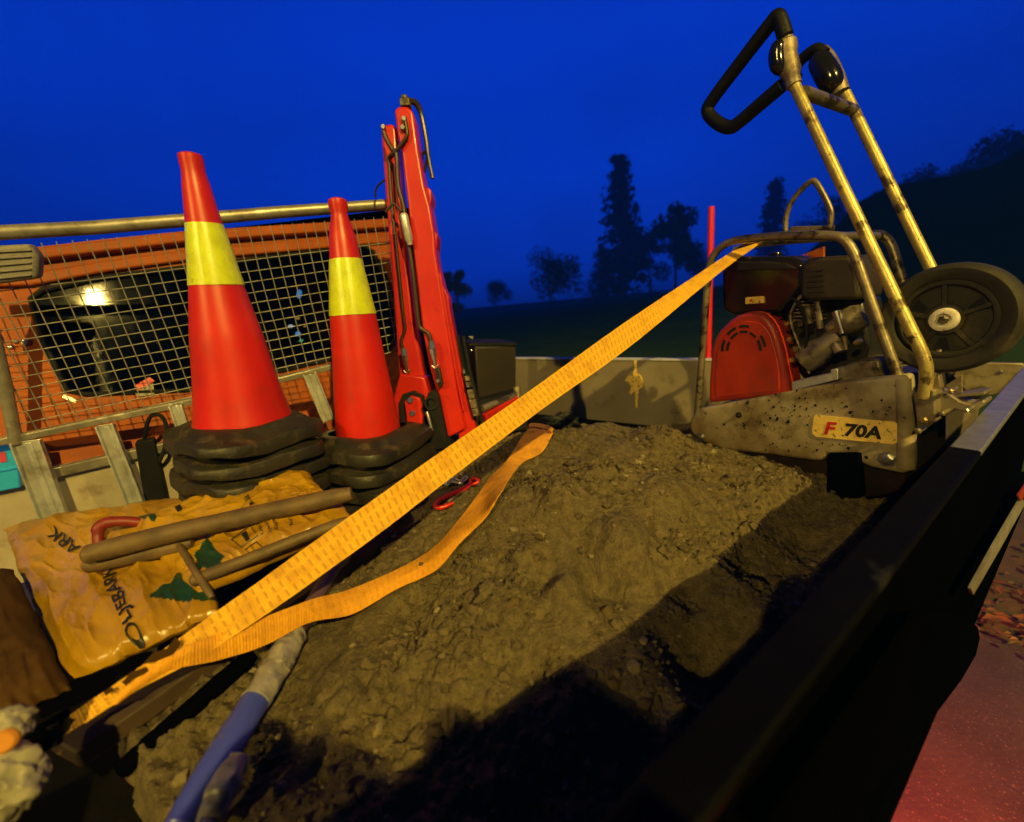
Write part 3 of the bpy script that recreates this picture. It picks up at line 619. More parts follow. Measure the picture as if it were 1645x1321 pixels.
# ------------------------------------------------------------------ red loader crane behind the cones
crane = thing('loader_crane', (-.22, 1.42, BED), 'folded red loader crane standing upright between the cones and the black tank', 'crane')
CD = 1.42
BK = V((.30, .95, 0)).normalized()            # the crane's own depth direction
ctop = P(652, 180, 1.26); cbot = P(715, 700, 1.42)
cax = (ctop-cbot).normalized(); csd = (RT-cax*RT.dot(cax)).normalized(); CNn = cax.cross(csd).normalized()
if CNn.dot(CAM-cbot) < 0: CNn = -CNn
def Q(x, y, off=0): return PL(x, y, cbot+CNn*off, CNn)
def cpl(poly, off, th, name, m_, parent=crane, bev=.004, seg=3):
    g = MB(); g.prism([Q(x, y, off) for x, y in poly], -CNn*th); return g.build(name, m_, parent, bevel=bev, seg=seg)
cpl([(611, 207), (618, 199), (632, 198), (637, 207), (639, 250), (645, 331), (654, 420), (663, 500), (672, 552), (681, 606), (690, 640), (688, 690), (660, 700), (645, 660), (641, 618), (636, 521), (626, 420), (620, 331), (614, 246)], .0, .07, 'inner_boom', M['crane'], bev=.010)
ob = cpl([(633, 176), (640, 170), (655, 170), (664, 180), (673, 246), (682, 299), (691, 331), (698, 373), (700, 405), (712, 480), (722, 548), (735, 630), (748, 690), (718, 705), (704, 640), (690, 590), (678, 530), (665, 420), (653, 331), (645, 246), (638, 215)], .035, .09, 'outer_boom', M['crane'], bev=.014, seg=4)
cpl([(682, 300), (692, 303), (694, 318), (691, 331), (696, 370), (703, 375), (702, 396), (699, 405), (713, 460), (721, 476), (722, 492), (732, 545), (745, 618), (766, 690), (738, 712), (728, 640), (712, 540), (698, 440), (688, 360)], .02, .07, 'side_frame', M['crane'], bev=.005)
g = MB(); g.tube([Q(706, 440, .03), Q(719, 520, .03), Q(733, 600, .03), Q(745, 660, .03)], .0045, 8); g.build('edge_rib', M['crane'], ob)
# lower column with recess and clamp plate
cpl([(642, 600), (682, 606), (692, 640), (690, 700), (616, 706), (628, 660)], .03, .10, 'column', M['crane'], bev=.006)
cpl([(640, 648), (646, 634), (664, 628), (680, 636), (684, 660), (684, 690), (650, 694), (642, 676)], .045, .02, 'recess', M['matt'], bev=.004)
cl = cpl([(649, 646), (660, 636), (674, 640), (678, 652), (676, 660), (679, 668), (678, 684), (662, 688), (654, 684), (652, 664)], .062, .018, 'clamp_plate', M['crane'], bev=.003)
for x, y, s in ((659, 643, .0095), (663, 664, .0085)):
    g = MB(); g.lathe(Q(x, y, .062), CNn, [(0, s), (.004, s), (.007, s*.8), (.007, 0)], 18); g.build('bolt', M['bluecap'], cl)
cpl([(686, 632), (696, 626), (704, 634), (716, 690), (722, 720), (690, 726), (688, 690)], .06, .08, 'valve_block', M['matt'], bev=.006)
cpl([(640, 700), (720, 700), (730, 730), (648, 742)], .05, .12, 'base_block', M['matt'], bev=.008)
g = MB(); g.lathe(Q(693, 648, .061), CNn, [(0, .021), (.006, .021), (.006, .016), (-.03, .016)], 22); g.build('bore', M['black'], crane)
g = MB(); g.tube([Q(686, 662, .07), Q(690, 676, .075), Q(694, 692, .075)], .0055, 10); g.build('grease_pipe', M['steel'], crane)
# hydraulic pipes and fittings on the front
def cpipe(pts, off, r, m_='pipe', name='hydraulic_pipe', k=4):
    g = MB(); g.tube(smoothpath([Q(x, y, off) for x, y in pts], k), r, 10); return g.build(name, M[m_], crane)
cpipe([(632, 244), (625, 254), (625, 262), (630, 331), (639, 420), (646, 490), (650, 522), (650, 532), (645, 546), (647, 562)], .008, .0055)
cpipe([(616, 212), (622, 226), (631, 241), (637, 250), (640, 300), (648, 331), (656, 390), (664, 440), (672, 515), (676, 528), (688, 536), (693, 552)], .042, .0068)
cpipe([(651, 195), (654, 212), (652, 222), (640, 238), (632, 246)], .045, .0055)
cpipe([(620, 341), (626, 333), (632, 328), (640, 334), (646, 340)], .05, .004)
cpipe([(618, 289), (606, 300), (603, 312), (604, 318)], .0, .003, 'matt', 'cable')
g = MB(); a, b = Q(648, 343, .05), Q(659, 394, .05); g.tube([a, lerp(a, b, .06), lerp(a, b, .1), lerp(a, b, .85), lerp(a, b, .9), b], [.008, .012, .0125, .0125, .009, .008], 14); g.build('hose_sleeve', M['galv'], crane)
for (x, y, x2, y2, off) in ((648, 562, 654, 596, .02), (693, 550, 700, 588, .05)):
    a, b = Q(x, y, off+.01), Q(x2, y2, off+.01); g = MB(); g.tube([a, lerp(a, b, .3), lerp(a, b, .31), lerp(a, b, .5), lerp(a, b, .51), lerp(a, b, .75), lerp(a, b, .76), b], [.0075, .0085, .0105, .0105, .008, .008, .0055, .0055], 6); fo = g.build('hose_fitting', M['steel'], crane, smooth=False)
    g = MB(); g.tube([lerp(a, b, -.05), lerp(a, b, .28)], .0092, 12); g.build('fitting_cap', M['bluecap'], fo)
    g = MB(); c_ = lerp(a, b, 1.05); g.tube([c_-csd*.011+cax*.006, c_-csd*.004-cax*.003, c_+csd*.004-cax*.003, c_+csd*.011+cax*.006], .0032, 8); g.build('clip', M['steel'], fo)
cpl([(698, 594), (706, 590), (712, 618), (705, 626)], .06, .02, 'coupling', M['black'], bev=.004)
g = MB(); g.lathe(Q(704, 612, .06), CNn, [(0, .006), (.008, .006), (.010, .004), (.010, 0)], 10); g.build('bolt', M['steel'], crane)
# pins at the boom heads
for x, y in ((617, 206), (650, 193), (648, 207)):
    g = MB(); g.lathe(Q(x, y, .036 if x > 630 else .0), CNn, [(0, .0085), (.008, .0085), (.011, .006), (.011, 0)], 14); g.build('pin', M['steel'], crane)
g = MB(); g.obox(Q(652, 168, .02), csd*.014, cax*.010, CNn*.016); g.lathe(Q(650, 159, .02), cax, [(-.008, .010), (.006, .011), (.010, .006), (.010, 0)], 14); g.build('tip_block', M['ironold'], crane, bevel=.002)
g = MB(); g.tube(smoothpath([Q(657, 162, .01), Q(668, 166, 0), Q(676, 182, -.01), (Q(684, 222, -.01)), Q(688, 252, -.01), Q(695, 287, -.012)], 4), [.009]*8+[.007]*8+[.006]*5, 8); g.build('hook_strap', M['pipe'], crane)
g = MB(); g.tube(smoothpath([Q(683, 243, -.012), Q(677, 252, -.014), Q(678, 268, -.014), Q(681, 276, -.014), Q(685, 262, -.012), Q(686, 248, -.012)], 4), .0045, 8); g.build('hook_loop', M['matt'], crane)
# valve stack and hoses on the right flank
g = MB()
for y0, y1, w in ((604, 612, .009), (614, 622, .011), (626, 640, .012), (641, 655, .013), (656, 668, .012)):
    a, b = Q(750+(y0-604)*.24, y0, .03), Q(750+(y1-604)*.24, y1, .03); g.obox((a+b)/2, (b-a)/2, csd*w*.8, CNn*w)
g.build('valve_stack', M['ironold'], crane, bevel=.002)
for _q in (([Q(746, 600, .035), Q(745, 594, .035)], .005), ([Q(752, 618, .045), Q(752, 622, .045)], .007)):
    g = MB(); g.tube(_q[0], _q[1], 10); g.build('valve_cap', M['steel'], crane)
for dx in (0, 9): cpipe([(735+dx, 540), (744+dx, 590), (756+dx, 640), (768+dx, 690)], -.02, .007, 'matt', 'hydraulic_hose')
# black tank beyond the crane
tk = thing('hydraulic_tank', P(795, 640, 1.62), 'black box tank with a plain dull front standing right of the red crane', 'tank')
a, b, c, d = P(762, 556, 1.62), P(829, 556, 1.72), P(829, 634, 1.76), P(768, 646, 1.66)
g = MB(); g.prism([a, b, c, d], V((-.05, .25, .0))); g.build('tank_body', M['muffler'], tk, bevel=.008)
g = MB(); up_ = V((0, 0, .012)); g.prism([a+V((-.02, -.004, 0)), b+V((.004, -.004, 0)), b+V((-.05, .25, 0)), a+V((-.07, .25, 0))], up_); g.build('tank_lid', M['matt'], tk, bevel=.003)
g = MB(); g.lathe(P(757, 563, 1.58), V((0, -1, 0)), [(0, .004), (.006, .004), (.008, 0)], 10); g.build('rivet', M['steel'], tk)
g = MB(); g.prism([P(752, 541, 1.62), P(760, 540, 1.62), P(745+14, 545, 1.62)], V((0, .02, 0))); g.build('lid_edge', M['white'], tk)
g = MB(); g.prism([P(835, 630, 1.66), P(758, 646, 1.60), P(762, 700, 1.6), P(850, 690, 1.66)], V((-.03, .2, 0))); g.build('tank_stand', M['matt'], tk, bevel=.004)
# outrigger leg lying between tank and sand
og = thing('outrigger_leg', P(805, 655, 1.45), 'red and grey outrigger bar lying behind the tight strap by the black tank', 'outrigger')
g = MB(); g.bar(P(776, 672, 1.44), P(828, 642, 1.56), .03, .03); g.build('leg_beam', M['crane'], og, bevel=.003)
g = MB(); g.tube([P(774, 657, 1.43), P(826, 636, 1.55)], .012, 12); g.build('ram', M['ironold'], og)
g = MB(); g.tube([P(830, 622, 1.56), P(832, 650, 1.56)], .014, 14); g.build('ram_end', M['ironold'], og)

# ------------------------------------------------------------------ bark sacks
def quadfn(tl, tr, br, bl, bulge, seed, wr):
    nrm = (tr-tl).cross(bl-tl).normalized()
    if nrm.z < 0: nrm = -nrm
    def S(u, v, side=1):
        p = lerp(lerp(tl, tr, u), lerp(bl, br, u), v)
        e = max(0, (u*(1-u)*4))**.35*max(0, (v*(1-v)*4))**.35
        q = V((u*3+seed, v*3, seed*.7))
        rg = lambda a_, b_, o_: (1-min(1, 2.6*abs(noise.noise(V((a_+seed, b_, o_))))))**2
        w_ = wr*(fbm(q*.9, 2)*.7+.42*rg(u*3.0+v*1.4, v*1.1-u*.8, 1.0)+.36*rg(u*1.2-v*.4, v*4.2+u*1.4, 5.0)+.24*rg(u*7+v*3, v*5-u*3, 8.0)+.10*noise.noise(q*7)+.05*noise.noise(q*16))
        w_ += wr*.5*(max(0, 1-u*5)**2*noise.noise(V((u*2, v*16, seed)))+max(0, u*5-4)**2*noise.noise(V((u*2, v*16, seed+3))))
        ed_ = .012*noise.noise(V((u*9, v*9, seed)))
        return p+nrm*(side*bulge*e + (w_*min(1, e*1.6) if side > 0 else 0)) + (tr-tl).normalized()*ed_*.6 + (bl-tl).normalized()*ed_*.6
    return S, nrm
def sack(corners, bulge, seed, label, m_, prints, wr=.03, nu=150, nv=120):
    S, nrm = quadfn(*corners, bulge, seed, wr); c0 = sum(corners, V())/4
    t = thing('bark_sack', c0-nrm*bulge, label, 'sack', 'sacks of bark in the truck bed')
    g = MB(); id_ = {}
    for side in (1, -1):
        for j in range(nv+1):
            for i in range(nu+1):
                bd_ = i in (0, nu) or j in (0, nv)
                if side < 0 and bd_: id_[(side, i, j)] = id_[(1, i, j)]; continue
                id_[(side, i, j)] = len(g.v); g.v.append(S(i/nu, j/nv, side if not bd_ else 1))
        for j in range(nv):
            for i in range(nu):
                u, v = (i+.5)/nu, (j+.5)/nv; mi = 0
                if side > 0:
                    for pl in prints:
                        if inpoly(u, v, pl): mi = 1
                k = [id_[(side, i, j)], id_[(side, i+1, j)], id_[(side, i+1, j+1)], id_[(side, i, j+1)]]
                g.f.append(tuple(k if side > 0 else k[::-1])); g.mi.append(mi)
    g.build('sack_bag', [m_, M['green']], t)
    return t, S, nrm
def textmesh(txt, size, bold=0, shear=0):
    cu = bpy.data.curves.new('t', 'FONT'); cu.body = txt; cu.size = size; cu.offset = bold; cu.shear = shear; cu.resolution_u = 3; cu.align_x = 'LEFT'
    o = bpy.data.objects.new('t', cu); COL.objects.link(o); dg = bpy.context.evaluated_depsgraph_get(); e = o.evaluated_get(dg); me = e.to_mesh()
    bm = bmesh.new(); bm.from_mesh(me); bmesh.ops.triangulate(bm, faces=bm.faces); 
    for _ in range(2):
        le = [x for x in bm.edges if x.calc_length() > size*.22]
        if le: bmesh.ops.subdivide_edges(bm, edges=le, cuts=1); bmesh.ops.triangulate(bm, faces=bm.faces)
    vs = [v.co.copy() for v in bm.verts]; fs = [tuple(v.index for v in f.verts) for f in bm.faces]; bm.free()
    e.to_mesh_clear(); bpy.data.objects.remove(o); bpy.data.curves.remove(cu); return vs, fs
def textsurf(txt, fn, parent, m_, bold=.0, shear=0, name='print_text'):
    vs, fs = textmesh(txt, 1.0, bold, shear); w = max(v.x for v in vs); g = MB(); g.add([fn(v.x/w, v.y/.72) for v in vs], fs); return g.build(name, m_, parent, smooth=False)
# lower sack: corners TL, TR, BR, BL as they lie on the heap
def uvof(S, x, y):
    best = None
    for k in range(2):
        rng = [(i/40, j/40) for i in range(41) for j in range(41)] if k == 0 else [(best[1]+i/400, best[2]+j/400) for i in range(-10, 11) for j in range(-10, 11)]
        best = None if k == 0 else best
        for u, v in rng:
            a, b, _ = proj(S(u, v)); e = (a-x)**2+(b-y)**2
            if best is None or e < best[0]: best = (e, u, v)
    return best[1], best[2]
cA = [PZ(6, 850, 1.25), PZ(318, 800, 1.275), PZ(352, 985, 1.225), PZ(106, 1100, 1.185)]
SA, nA = quadfn(*cA, .035, 3.1, .017)
trA = [(238, 958), (262, 938), (275, 935), (290, 918), (300, 920), (325, 905), (345, 880), (372, 895), (372, 960), (330, 966)]
prA = [[uvof(SA, *q) for q in trA]]
s1, SA, nA = sack(cA, .035, 3.1, 'nearer yellow bark sack lettered in black, lying under the wooden shafts', M['sack'], prA, .017)
cB = [PZ(206, 842, 1.285), PZ(482, 756, 1.315), PZ(566, 836, 1.285), PZ(318, 955, 1.245)]
SB, nB = quadfn(*cB, .04, 8.4, .021)
trB1 = [(222, 838), (228, 825), (236, 814), (238, 806), (243, 818), (252, 832), (248, 840)]
trB2 = [(308, 920), (312, 893), (322, 880), (330, 860), (337, 868), (345, 878), (362, 892), (350, 912), (338, 916)]
prB = [[uvof(SB, *q) for q in trB1], [uvof(SB, *q) for q in trB2]]
s2, SB, nB = sack(cB, .04, 8.4, 'farther yellow bark sack printed with green fir trees, against the left cone stack', M['sack'], prB, .021)
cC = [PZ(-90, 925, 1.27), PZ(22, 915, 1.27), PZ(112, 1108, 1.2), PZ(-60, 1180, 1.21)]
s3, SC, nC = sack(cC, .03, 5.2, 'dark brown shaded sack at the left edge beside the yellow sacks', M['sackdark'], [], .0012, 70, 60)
def lineon(S, nrm, x0, y0, x1, y1, hpx, lift=.004):
    """text line whose foot runs from pixel (x0,y0) to (x1,y1) on a sack; letters rise to the left of that line"""
    dx, dy = x1-x0, y1-y0; l = math.hypot(dx, dy); ux, uy = dy/l, -dx/l
    a = uvof(S, x0, y0); b = uvof(S, x1, y1); a2 = uvof(S, x0+ux*hpx, y0+uy*hpx); b2 = uvof(S, x1+ux*hpx, y1+uy*hpx)
    def fn(s, t):
        u = lerp(lerp(a[0], b[0], s), lerp(a2[0], b2[0], s), t); v = lerp(lerp(a[1], b[1], s), lerp(a2[1], b2[1], s), t)
        return S(u, v)+nrm*lift
    return fn
textsurf('OLJEBARK', lineon(SA, nA, 243, 1040, 184, 912, 25), s1, M['ink'], .012)
textsurf('ARK', lineon(SA, nA, 131, 880, 86, 846, 20), s1, M['ink'], .012)
for (x0, y0, x1, y1, h, tx) in [(424, 862, 416, 836, 7, 'ute te'), (436, 858, 428, 826, 7, 'spar er'), (448, 852, 440, 822, 7, 'Ilagsam'), (472, 846, 468, 832, 7, 'kr'), (412, 812, 400, 796, 9, 'L8')]:
    textsurf(tx, lineon(SB, nB, x0, y0, x1, y1, h), s2, M['ink'], .0)
def frameprint(S, nrm, pts, parent, r=.0012, name='print_icon'):
    q = [S(*uvof(S, *p))+nrm*.002 for p in pts]; g = MB()
    g.tube(q, r, 5, closed=True); return g.build(name, M['ink'], parent)
frameprint(SB, nB, [(372, 868), (402, 846), (414, 862), (388, 880)], s2); frameprint(SB, nB, [(394, 884), (412, 872), (424, 882), (404, 892)], s2)
q = [SB(*uvof(SB, *p))+nB*.003 for p in [(388, 860), (396, 854), (402, 868), (396, 872)]]; g = MB(); g.add(q, [(0, 1, 2, 3)]); g.build('print_icon', M['ink'], s2, smooth=False)
q = [SB(*uvof(SB, *p))+nB*.003 for p in [(281, 816), (290, 812), (294, 820), (286, 824)]]; g = MB(); g.add(q, [(0, 1, 2, 3)]); g.build('print_icon', M['ink'], s2, smooth=False)

# ------------------------------------------------------------------ tools on the sacks
def tool(label, pts, r, m_, n=14, name='tool_shaft', cat='tool', k=5):
    pts = smoothpath(pts, k); m = len(pts)
    rs = [r*(.75 if i in (0, m-1) else .93 if i in (1, m-2) else 1)*(1+.09*noise.noise(V((i*.5, r*90, 1)))) for i in range(m)]
    if isinstance(pts[0], Vector):
        ax0 = (pts[0]-pts[1]).normalized()*r*.3; pts = [pts[0]]+[pts[0]-ax0]+pts[1:]; rs = [rs[0]]+[r]+rs[1:]
    g = MB(); g.tube(pts, rs, n); return tag(g.build(name, m_), label, cat)
tool('thick weathered wooden shaft lying on top of the yellow sacks', [P(137, 892, .82), P(250, 863, .842), P(400, 829, .872), P(565, 793, .912)], .0185, M['wood'], 16)
tool('shorter dark wooden shaft pressed beneath the thickest shaft', [P(138, 908, .842), P(220, 892, .852), P(312, 871, .866)], .0155, M['wood'], 16)
tool('thin wooden shaft lying lowest, between sacks and orange strap', [P(308, 934, .772), P(400, 898, .797), P(470, 870, .832), P(560, 836, .878)], .0115, M['wood'], 12)
tool('slender brown rod standing across the wooden shafts', [P(283, 868, .872), P(312, 915, .778), P(341, 960, .75)], .0062, M['wood'], 10, 'thin_rod', 'rod')
g = MB(); g.tube(smoothpath([P(158, 872, .93), P(158, 852, .935), P(166, 842, .94), P(185, 838, .95), P(212, 838, .965), P(240, 843, .98)], 4), [.010]*4+[.0125]*8+[.011]*9, 12)
tag(g.build('grip_handle', M['redplastic']), 'dark red bent plastic tool grip behind the thick wooden shaft', 'tool grip')
tool('blue plastic pole with torn grey tape, reaching from the lower edge up under the straps', [P(282, 1345, .468), P(350, 1225, .538), P(408, 1130, .611), P(438, 1082, .654)], .0195, M['blue'], 20, 'blue_pole', 'pole')
bp = bpy.data.objects['blue_pole']
def crumple(g, sc, amp):
    for i, v in enumerate(g.v): g.v[i] = v+noise.noise_vector(v*sc)*amp+noise.noise_vector(v*sc*2.7)*amp*.5
g = MB(); pp = [P(410, 1126, .612), P(428, 1098, .638), P(438, 1080, .655), P(449, 1062, .673), P(460, 1042, .696), P(468, 1029, .712), P(472, 1021, .722)]; g.tube(smoothpath(pp, 6), [.0208+.0018*noise.noise(V((i*.9, 2, 0))) for i in range(36)]+[.0205], 28); crumple(g, 70, .0034); g.build('tape_wrap', M['tape'], bp)
g = MB(); pp = [P(326, 1330, .462), P(348, 1290, .482), P(369, 1248, .504), P(384, 1216, .524)]; g.tube(smoothpath(pp, 6), [.010+.007*math.sin(i/18*3.14)+.002*noise.noise(V((i*.7, 1, 0))) for i in range(19)], 14); crumple(g, 60, .0045); o = g.build('tape_tail', M['tape'], bp)
g = MB(); g.tube([P(468, 1027, .716), P(515, 947, .825), P(556, 877, .955)], .0140, 16); q = g.build('inner_tube', M['purple'], bp); q['label'] = 'purple upper end of the pole'
g = MB(); q = [P(70, 1182, .60), P(330, 1000, .78), P(610, 838, 1.06), P(628, 858, 1.04), P(470, 965, .84), P(120, 1210, .585)]; g.prism(q, V((0, 0, -.03)))  # dark brown slab put in for the shadow along the strap
tag(g.build('strap_shade', M['shade_slab'], bevel=.004), 'added dark brown slab for the shadow beside the tight strap below the sacks', 'shade_slab')

# ------------------------------------------------------------------ chain with red hook on the sand
ck = thing('chain_hook', onsand(730, 795, .01), 'short steel chain ending in a red lifting hook on the sand', 'chain hook')
cps = [(688, 768), (699, 776), (708, 769), (718, 777), (728, 771), (740, 775), (750, 767)]
cp = [onsand(x, y, .014) for x, y in cps]
for i in range(len(cp)-1):
    a, b = cp[i], cp[i+1]; d = (b-a); m_ = (a+b)/2; t = d.normalized(); L = d.length*.72; sd = t.cross(V((0, 0, 1))).normalized()
    if i % 2: sd = (sd*.35+V((0, 0, 1))).normalized()
    ring = [m_+t*(L*math.copysign(abs(math.cos(f))**.7, math.cos(f)))+sd*(.0075*math.sin(f)) for f in [k*2*math.pi/16 for k in range(16)]]
    g = MB(); g.tube(ring, .0026, 8, closed=True); g.build('chain_link', M['galv'], ck)
g = MB(); hk = [(757, 776), (748, 784), (732, 792), (714, 800), (702, 808), (701, 815), (712, 815), (728, 808)]
hp = smoothpath([onsand(x, y, .014) for x, y in hk], 4); g.tube(hp, [.0062]*4+[.0068]*16+[.0062]*4+[.0055]*3+[.004]*2, 12); g.build('hook_body', M['crane'], ck)
g = MB(); g.tube([onsand(745, 790, .02), onsand(720, 806, .02)], .003, 8); g.build('safety_latch', M['ironold'], ck)
e_ = onsand(762, 773, .016); g = MB(); ring = [e_+V((math.cos(f), math.sin(f)*.6, math.sin(f)*.5))*.0105 for f in [k*2*math.pi/18 for k in range(18)]]; g.tube(ring, .0048, 10, closed=True); g.build('hook_eye', M['crane'], ck)

# ------------------------------------------------------------------ orange straps
def ribbon(Lp, Rp, name, m_, th=.0022, cross=8, parent=None, sag=.0):
    """webbing between two edge lines, with thickness and uv in metres"""
    g = MB(); n = len(Lp); u = 0; top = []; bot = []
    for i in range(n):
        if i: u += ((Lp[i]+Rp[i])/2-(Lp[i-1]+Rp[i-1])/2).length
        w = (Rp[i]-Lp[i]); tdir = (Lp[min(i+1, n-1)]+Rp[min(i+1, n-1)]-Lp[max(i-1, 0)]-Rp[max(i-1, 0)]).normalized(); nn = tdir.cross(w)
        nn = nn.normalized() if nn.length > 1e-9 else V((0, 0, 1))
        if nn.dot(CAM-Lp[i]) < 0: nn = -nn
        for k in range(cross+1):
            s = k/cross; q = lerp(Lp[i], Rp[i], s)+nn*(sag*math.sin(math.pi*s)+.0012*noise.noise(V((u*30, s*3, n*.1))))
            for sd, lst in ((1, top), (-1, bot)):
                g.uv[len(g.v)] = (u, s*.05); lst.append(len(g.v)); g.v.append(q+nn*sd*th/2)
    c = cross+1
    for i in range(n-1):
        for k in range(cross):
            g.f.append((top[i*c+k], top[i*c+k+1], top[(i+1)*c+k+1], top[(i+1)*c+k])); g.f.append((bot[i*c+k], bot[(i+1)*c+k], bot[(i+1)*c+k+1], bot[i*c+k+1])); g.mi += [0, 0]
        for k in (0, cross):
            g.f.append((top[i*c+k], top[(i+1)*c+k], bot[(i+1)*c+k], bot[i*c+k])); g.mi.append(0)
    for i in (0, n-1):
        for k in range(cross): g.f.append((top[i*c+k], top[i*c+k+1], bot[i*c+k+1], bot[i*c+k])); g.mi.append(0)
    return g.build(name, m_, parent)
def dtight(x): return 1/lerp(1/.555, 1/1.30, (x-88)/(1216-88))
tu = [(1206, 384), (1145, 425), (1000, 521), (850, 629), (700, 732), (600, 803), (480, 888), (400, 946), (300, 1017), (200, 1090), (140, 1130), (88, 1168)]
tl_ = [(1229, 386), (1162, 434), (1012, 557), (872, 657), (722, 770), (622, 848), (512, 928), (424, 990), (322, 1056), (222, 1108), (152, 1152), (92, 1190)]
A_ = smoothpath([P(x, y, dtight((x+x2)/2)*1.01) for (x, y), (x2, _) in zip(tu, tl_)], 10); B_ = smoothpath([P(x, y, dtight((x+x2)/2)*.99) for (x2, _), (x, y) in zip(tu, tl_)], 10)
tight = ribbon(A_, B_, 'tie_down_strap', M['strap']); tag(tight, 'taut orange webbing strap running from the lower left up to the machine frame', 'strap')
# worn black print on the lower end of the tight strap
for pl in ([(228, 1068), (245, 1050), (268, 1042), (282, 1024), (290, 1034), (278, 1052), (252, 1062)], [(196, 1096), (210, 1080), (234, 1072), (240, 1080), (216, 1090), (202, 1102)], [(166, 1112), (178, 1104), (182, 1110), (170, 1118)]):
    g = MB(); g.prism([P(x, y, dtight(x)*.98) for x, y in pl], FW*.001); g.build('worn_print', M['sackdark'], tight, smooth=False)
lu = [(850, 690), (836, 712), (815, 742), (788, 767), (768, 800), (738, 842), (698, 880), (640, 915), (560, 955), (500, 970), (430, 990), (350, 1022), (280, 1058), (215, 1100), (178, 1128)]
ll = [(889, 697), (872, 726), (838, 746), (803, 796), (776, 836), (742, 872), (702, 914), (642, 947), (572, 986), (502, 1000), (432, 1037), (352, 1060), (272, 1082), (208, 1118), (190, 1134)]
def lifted(q, x, y):
    if x >= 660: return onsand(x, y, .012)
    if x >= 480: return lerp(onsand(x, y, .012), P(x, y, dtight(x)*1.0), ((660-x)/180)**1.0*.92)
    return lerp(lerp(onsand(x, y, .012), P(x, y, dtight(x)), .92), P(x, y, dtight(x)*.985), min(1, (480-x)/150))
A_ = smoothpath([lifted(0, *q) for q in lu], 8); B_ = smoothpath([lifted(0, *q) for q in ll], 8)
for i in range(len(A_)):
    A_[i] = A_[i]+V((0, 0, .010*(.5+.5*math.sin(i*.21)))); B_[i] = B_[i]+V((0, 0, .004*(.5+.5*math.sin(i*.33+1))))
loose = ribbon(A_, B_, 'loose_strap', M['strap2'], sag=.003); tag(loose, 'slack orange strap tail snaking over the sand to an open looped end', 'strap')
# sewn loop at its far end
c_ = (A_[0]+B_[0])/2; ax_ = ((A_[0]+B_[0])-(A_[6]+B_[6])).normalized(); sd_ = (B_[0]-A_[0])/2; nn_ = sd_.normalized().cross(ax_); nn_ = nn_ if nn_.z > 0 else -nn_
g = MB(); ring = [c_+sd_*math.cos(f)+nn_*(.011+.011*math.sin(f)) for f in [k*2*math.pi/20 for k in range(20)]]
g.v += [p-ax_*.02 for p in ring]+[p+ax_*.004 for p in ring]+[c_+(p-c_)*.92+ax_*.004 for p in ring]+[c_+(p-c_)*.90-ax_*.02 for p in ring]
for s in range(3):
    for k in range(20): g.f.append((s*20+k, s*20+(k+1) % 20, (s+1)*20+(k+1) % 20, (s+1)*20+k)); g.mi.append(0)
for i in range(len(g.v)): g.uv[i] = (g.v[i].x, g.v[i].y)
g.build('sewn_loop', M['strap2'], loose)
# ratchet at the near end
rt = thing('strap_ratchet', P(70, 1190, .55), 'dark ratchet at the near end of the taut orange strap', 'ratchet')
g = MB(); g.obox(P(66, 1186, .555), V((.022, .006, .008)), V((-.004, .02, .0)), V((0, 0, .012))); g.build('ratchet_body', M['tailblack'], rt, bevel=.003)
g = MB(); g.tube([P(84, 1165, .55), P(92, 1196, .55)], .006, 10); g.build('ratchet_pin', M['matt'], rt)

# pale crumpled glove-like bundle at the left edge
rg = thing('crumpled_bag', P(-10, 1250, .42), 'crumpled dirty white plastic bag with an orange cap at the left edge', 'bag')
def lump(c, rx, ry, rz, seed, name, m_, parent, amp=.22, n=40):
    g = MB()
    for j in range(n+1):
        th = math.pi*j/n
        for k in range(n*2):
            ph = math.pi*k/n; d = V((math.sin(th)*math.cos(ph), math.sin(th)*math.sin(ph), math.cos(th)))
            s = 1+amp*(fbm(d*1.6+V((seed, 0, 0)), 4)-.5*abs(noise.noise(d*4+V((0, seed, 0)))))
            g.v.append(V(c)+V((d.x*rx, d.y*ry, d.z*rz))*s)
    m2 = n*2
    for j in range(n):
        for k in range(m2): g.f.append((j*m2+k, j*m2+(k+1) % m2, (j+1)*m2+(k+1) % m2, (j+1)*m2+k)); g.mi.append(0)
    return g.build(name, m_, parent)
lump(P(8, 1255, .44), .034, .03, .036, 2.2, 'bag_body', M['white'], rg, .28)
lump(P(8, 1168, .45), .024, .02, .018, 7.7, 'bag_neck', M['white'], rg, .28)
g = MB(); g.lathe(P(8, 1190, .435), V((.5, -.6, .3)), [(-.012, .011), (.004, .011), (.007, .008), (.007, 0)], 18); g.build('cap', M['orangecap'], rg)

# ------------------------------------------------------------------ vibrating plate compactor
cpt = thing('plate_compactor', (.85, 1.25, 1.1), 'muddy vibrating plate compactor with folded tube handle, red belt guard and black wheel', 'compactor')
n0, n1 = P(1460, 700, .96), P(1110, 700, 1.46)
LX = (n1-n0); LX.z = 0; LX.normalize(); WX = V((-LX.y, LX.x, 0))
if WX.x < 0: WX = -WX                                       # across the machine, away from the camera
def N(x, y, w=0): return PL(x, y, n0+WX*w, WX)
def cpz(poly, w, th, name, m_, parent=cpt, bev=.003, seg=2, smooth=True):
    g = MB(); g.prism([N(x, y, w) for x, y in poly], WX*th); return g.build(name, m_, parent, bevel=bev, seg=seg, smooth=smooth)
side = [(1107, 686), (1109, 672), (1115, 665), (1127, 656), (1236, 634), (1343, 615), (1436, 604), (1458, 602), (1462, 640), (1463, 757), (1450, 762), (1400, 752), (1380, 744), (1375, 728), (1328, 729), (1322, 741), (1307, 741), (1236, 731), (1161, 723), (1129, 711), (1112, 698)]
sp_ = cpz(side, 0, .045, 'side_plate', M['housing'], bev=.012, seg=4)
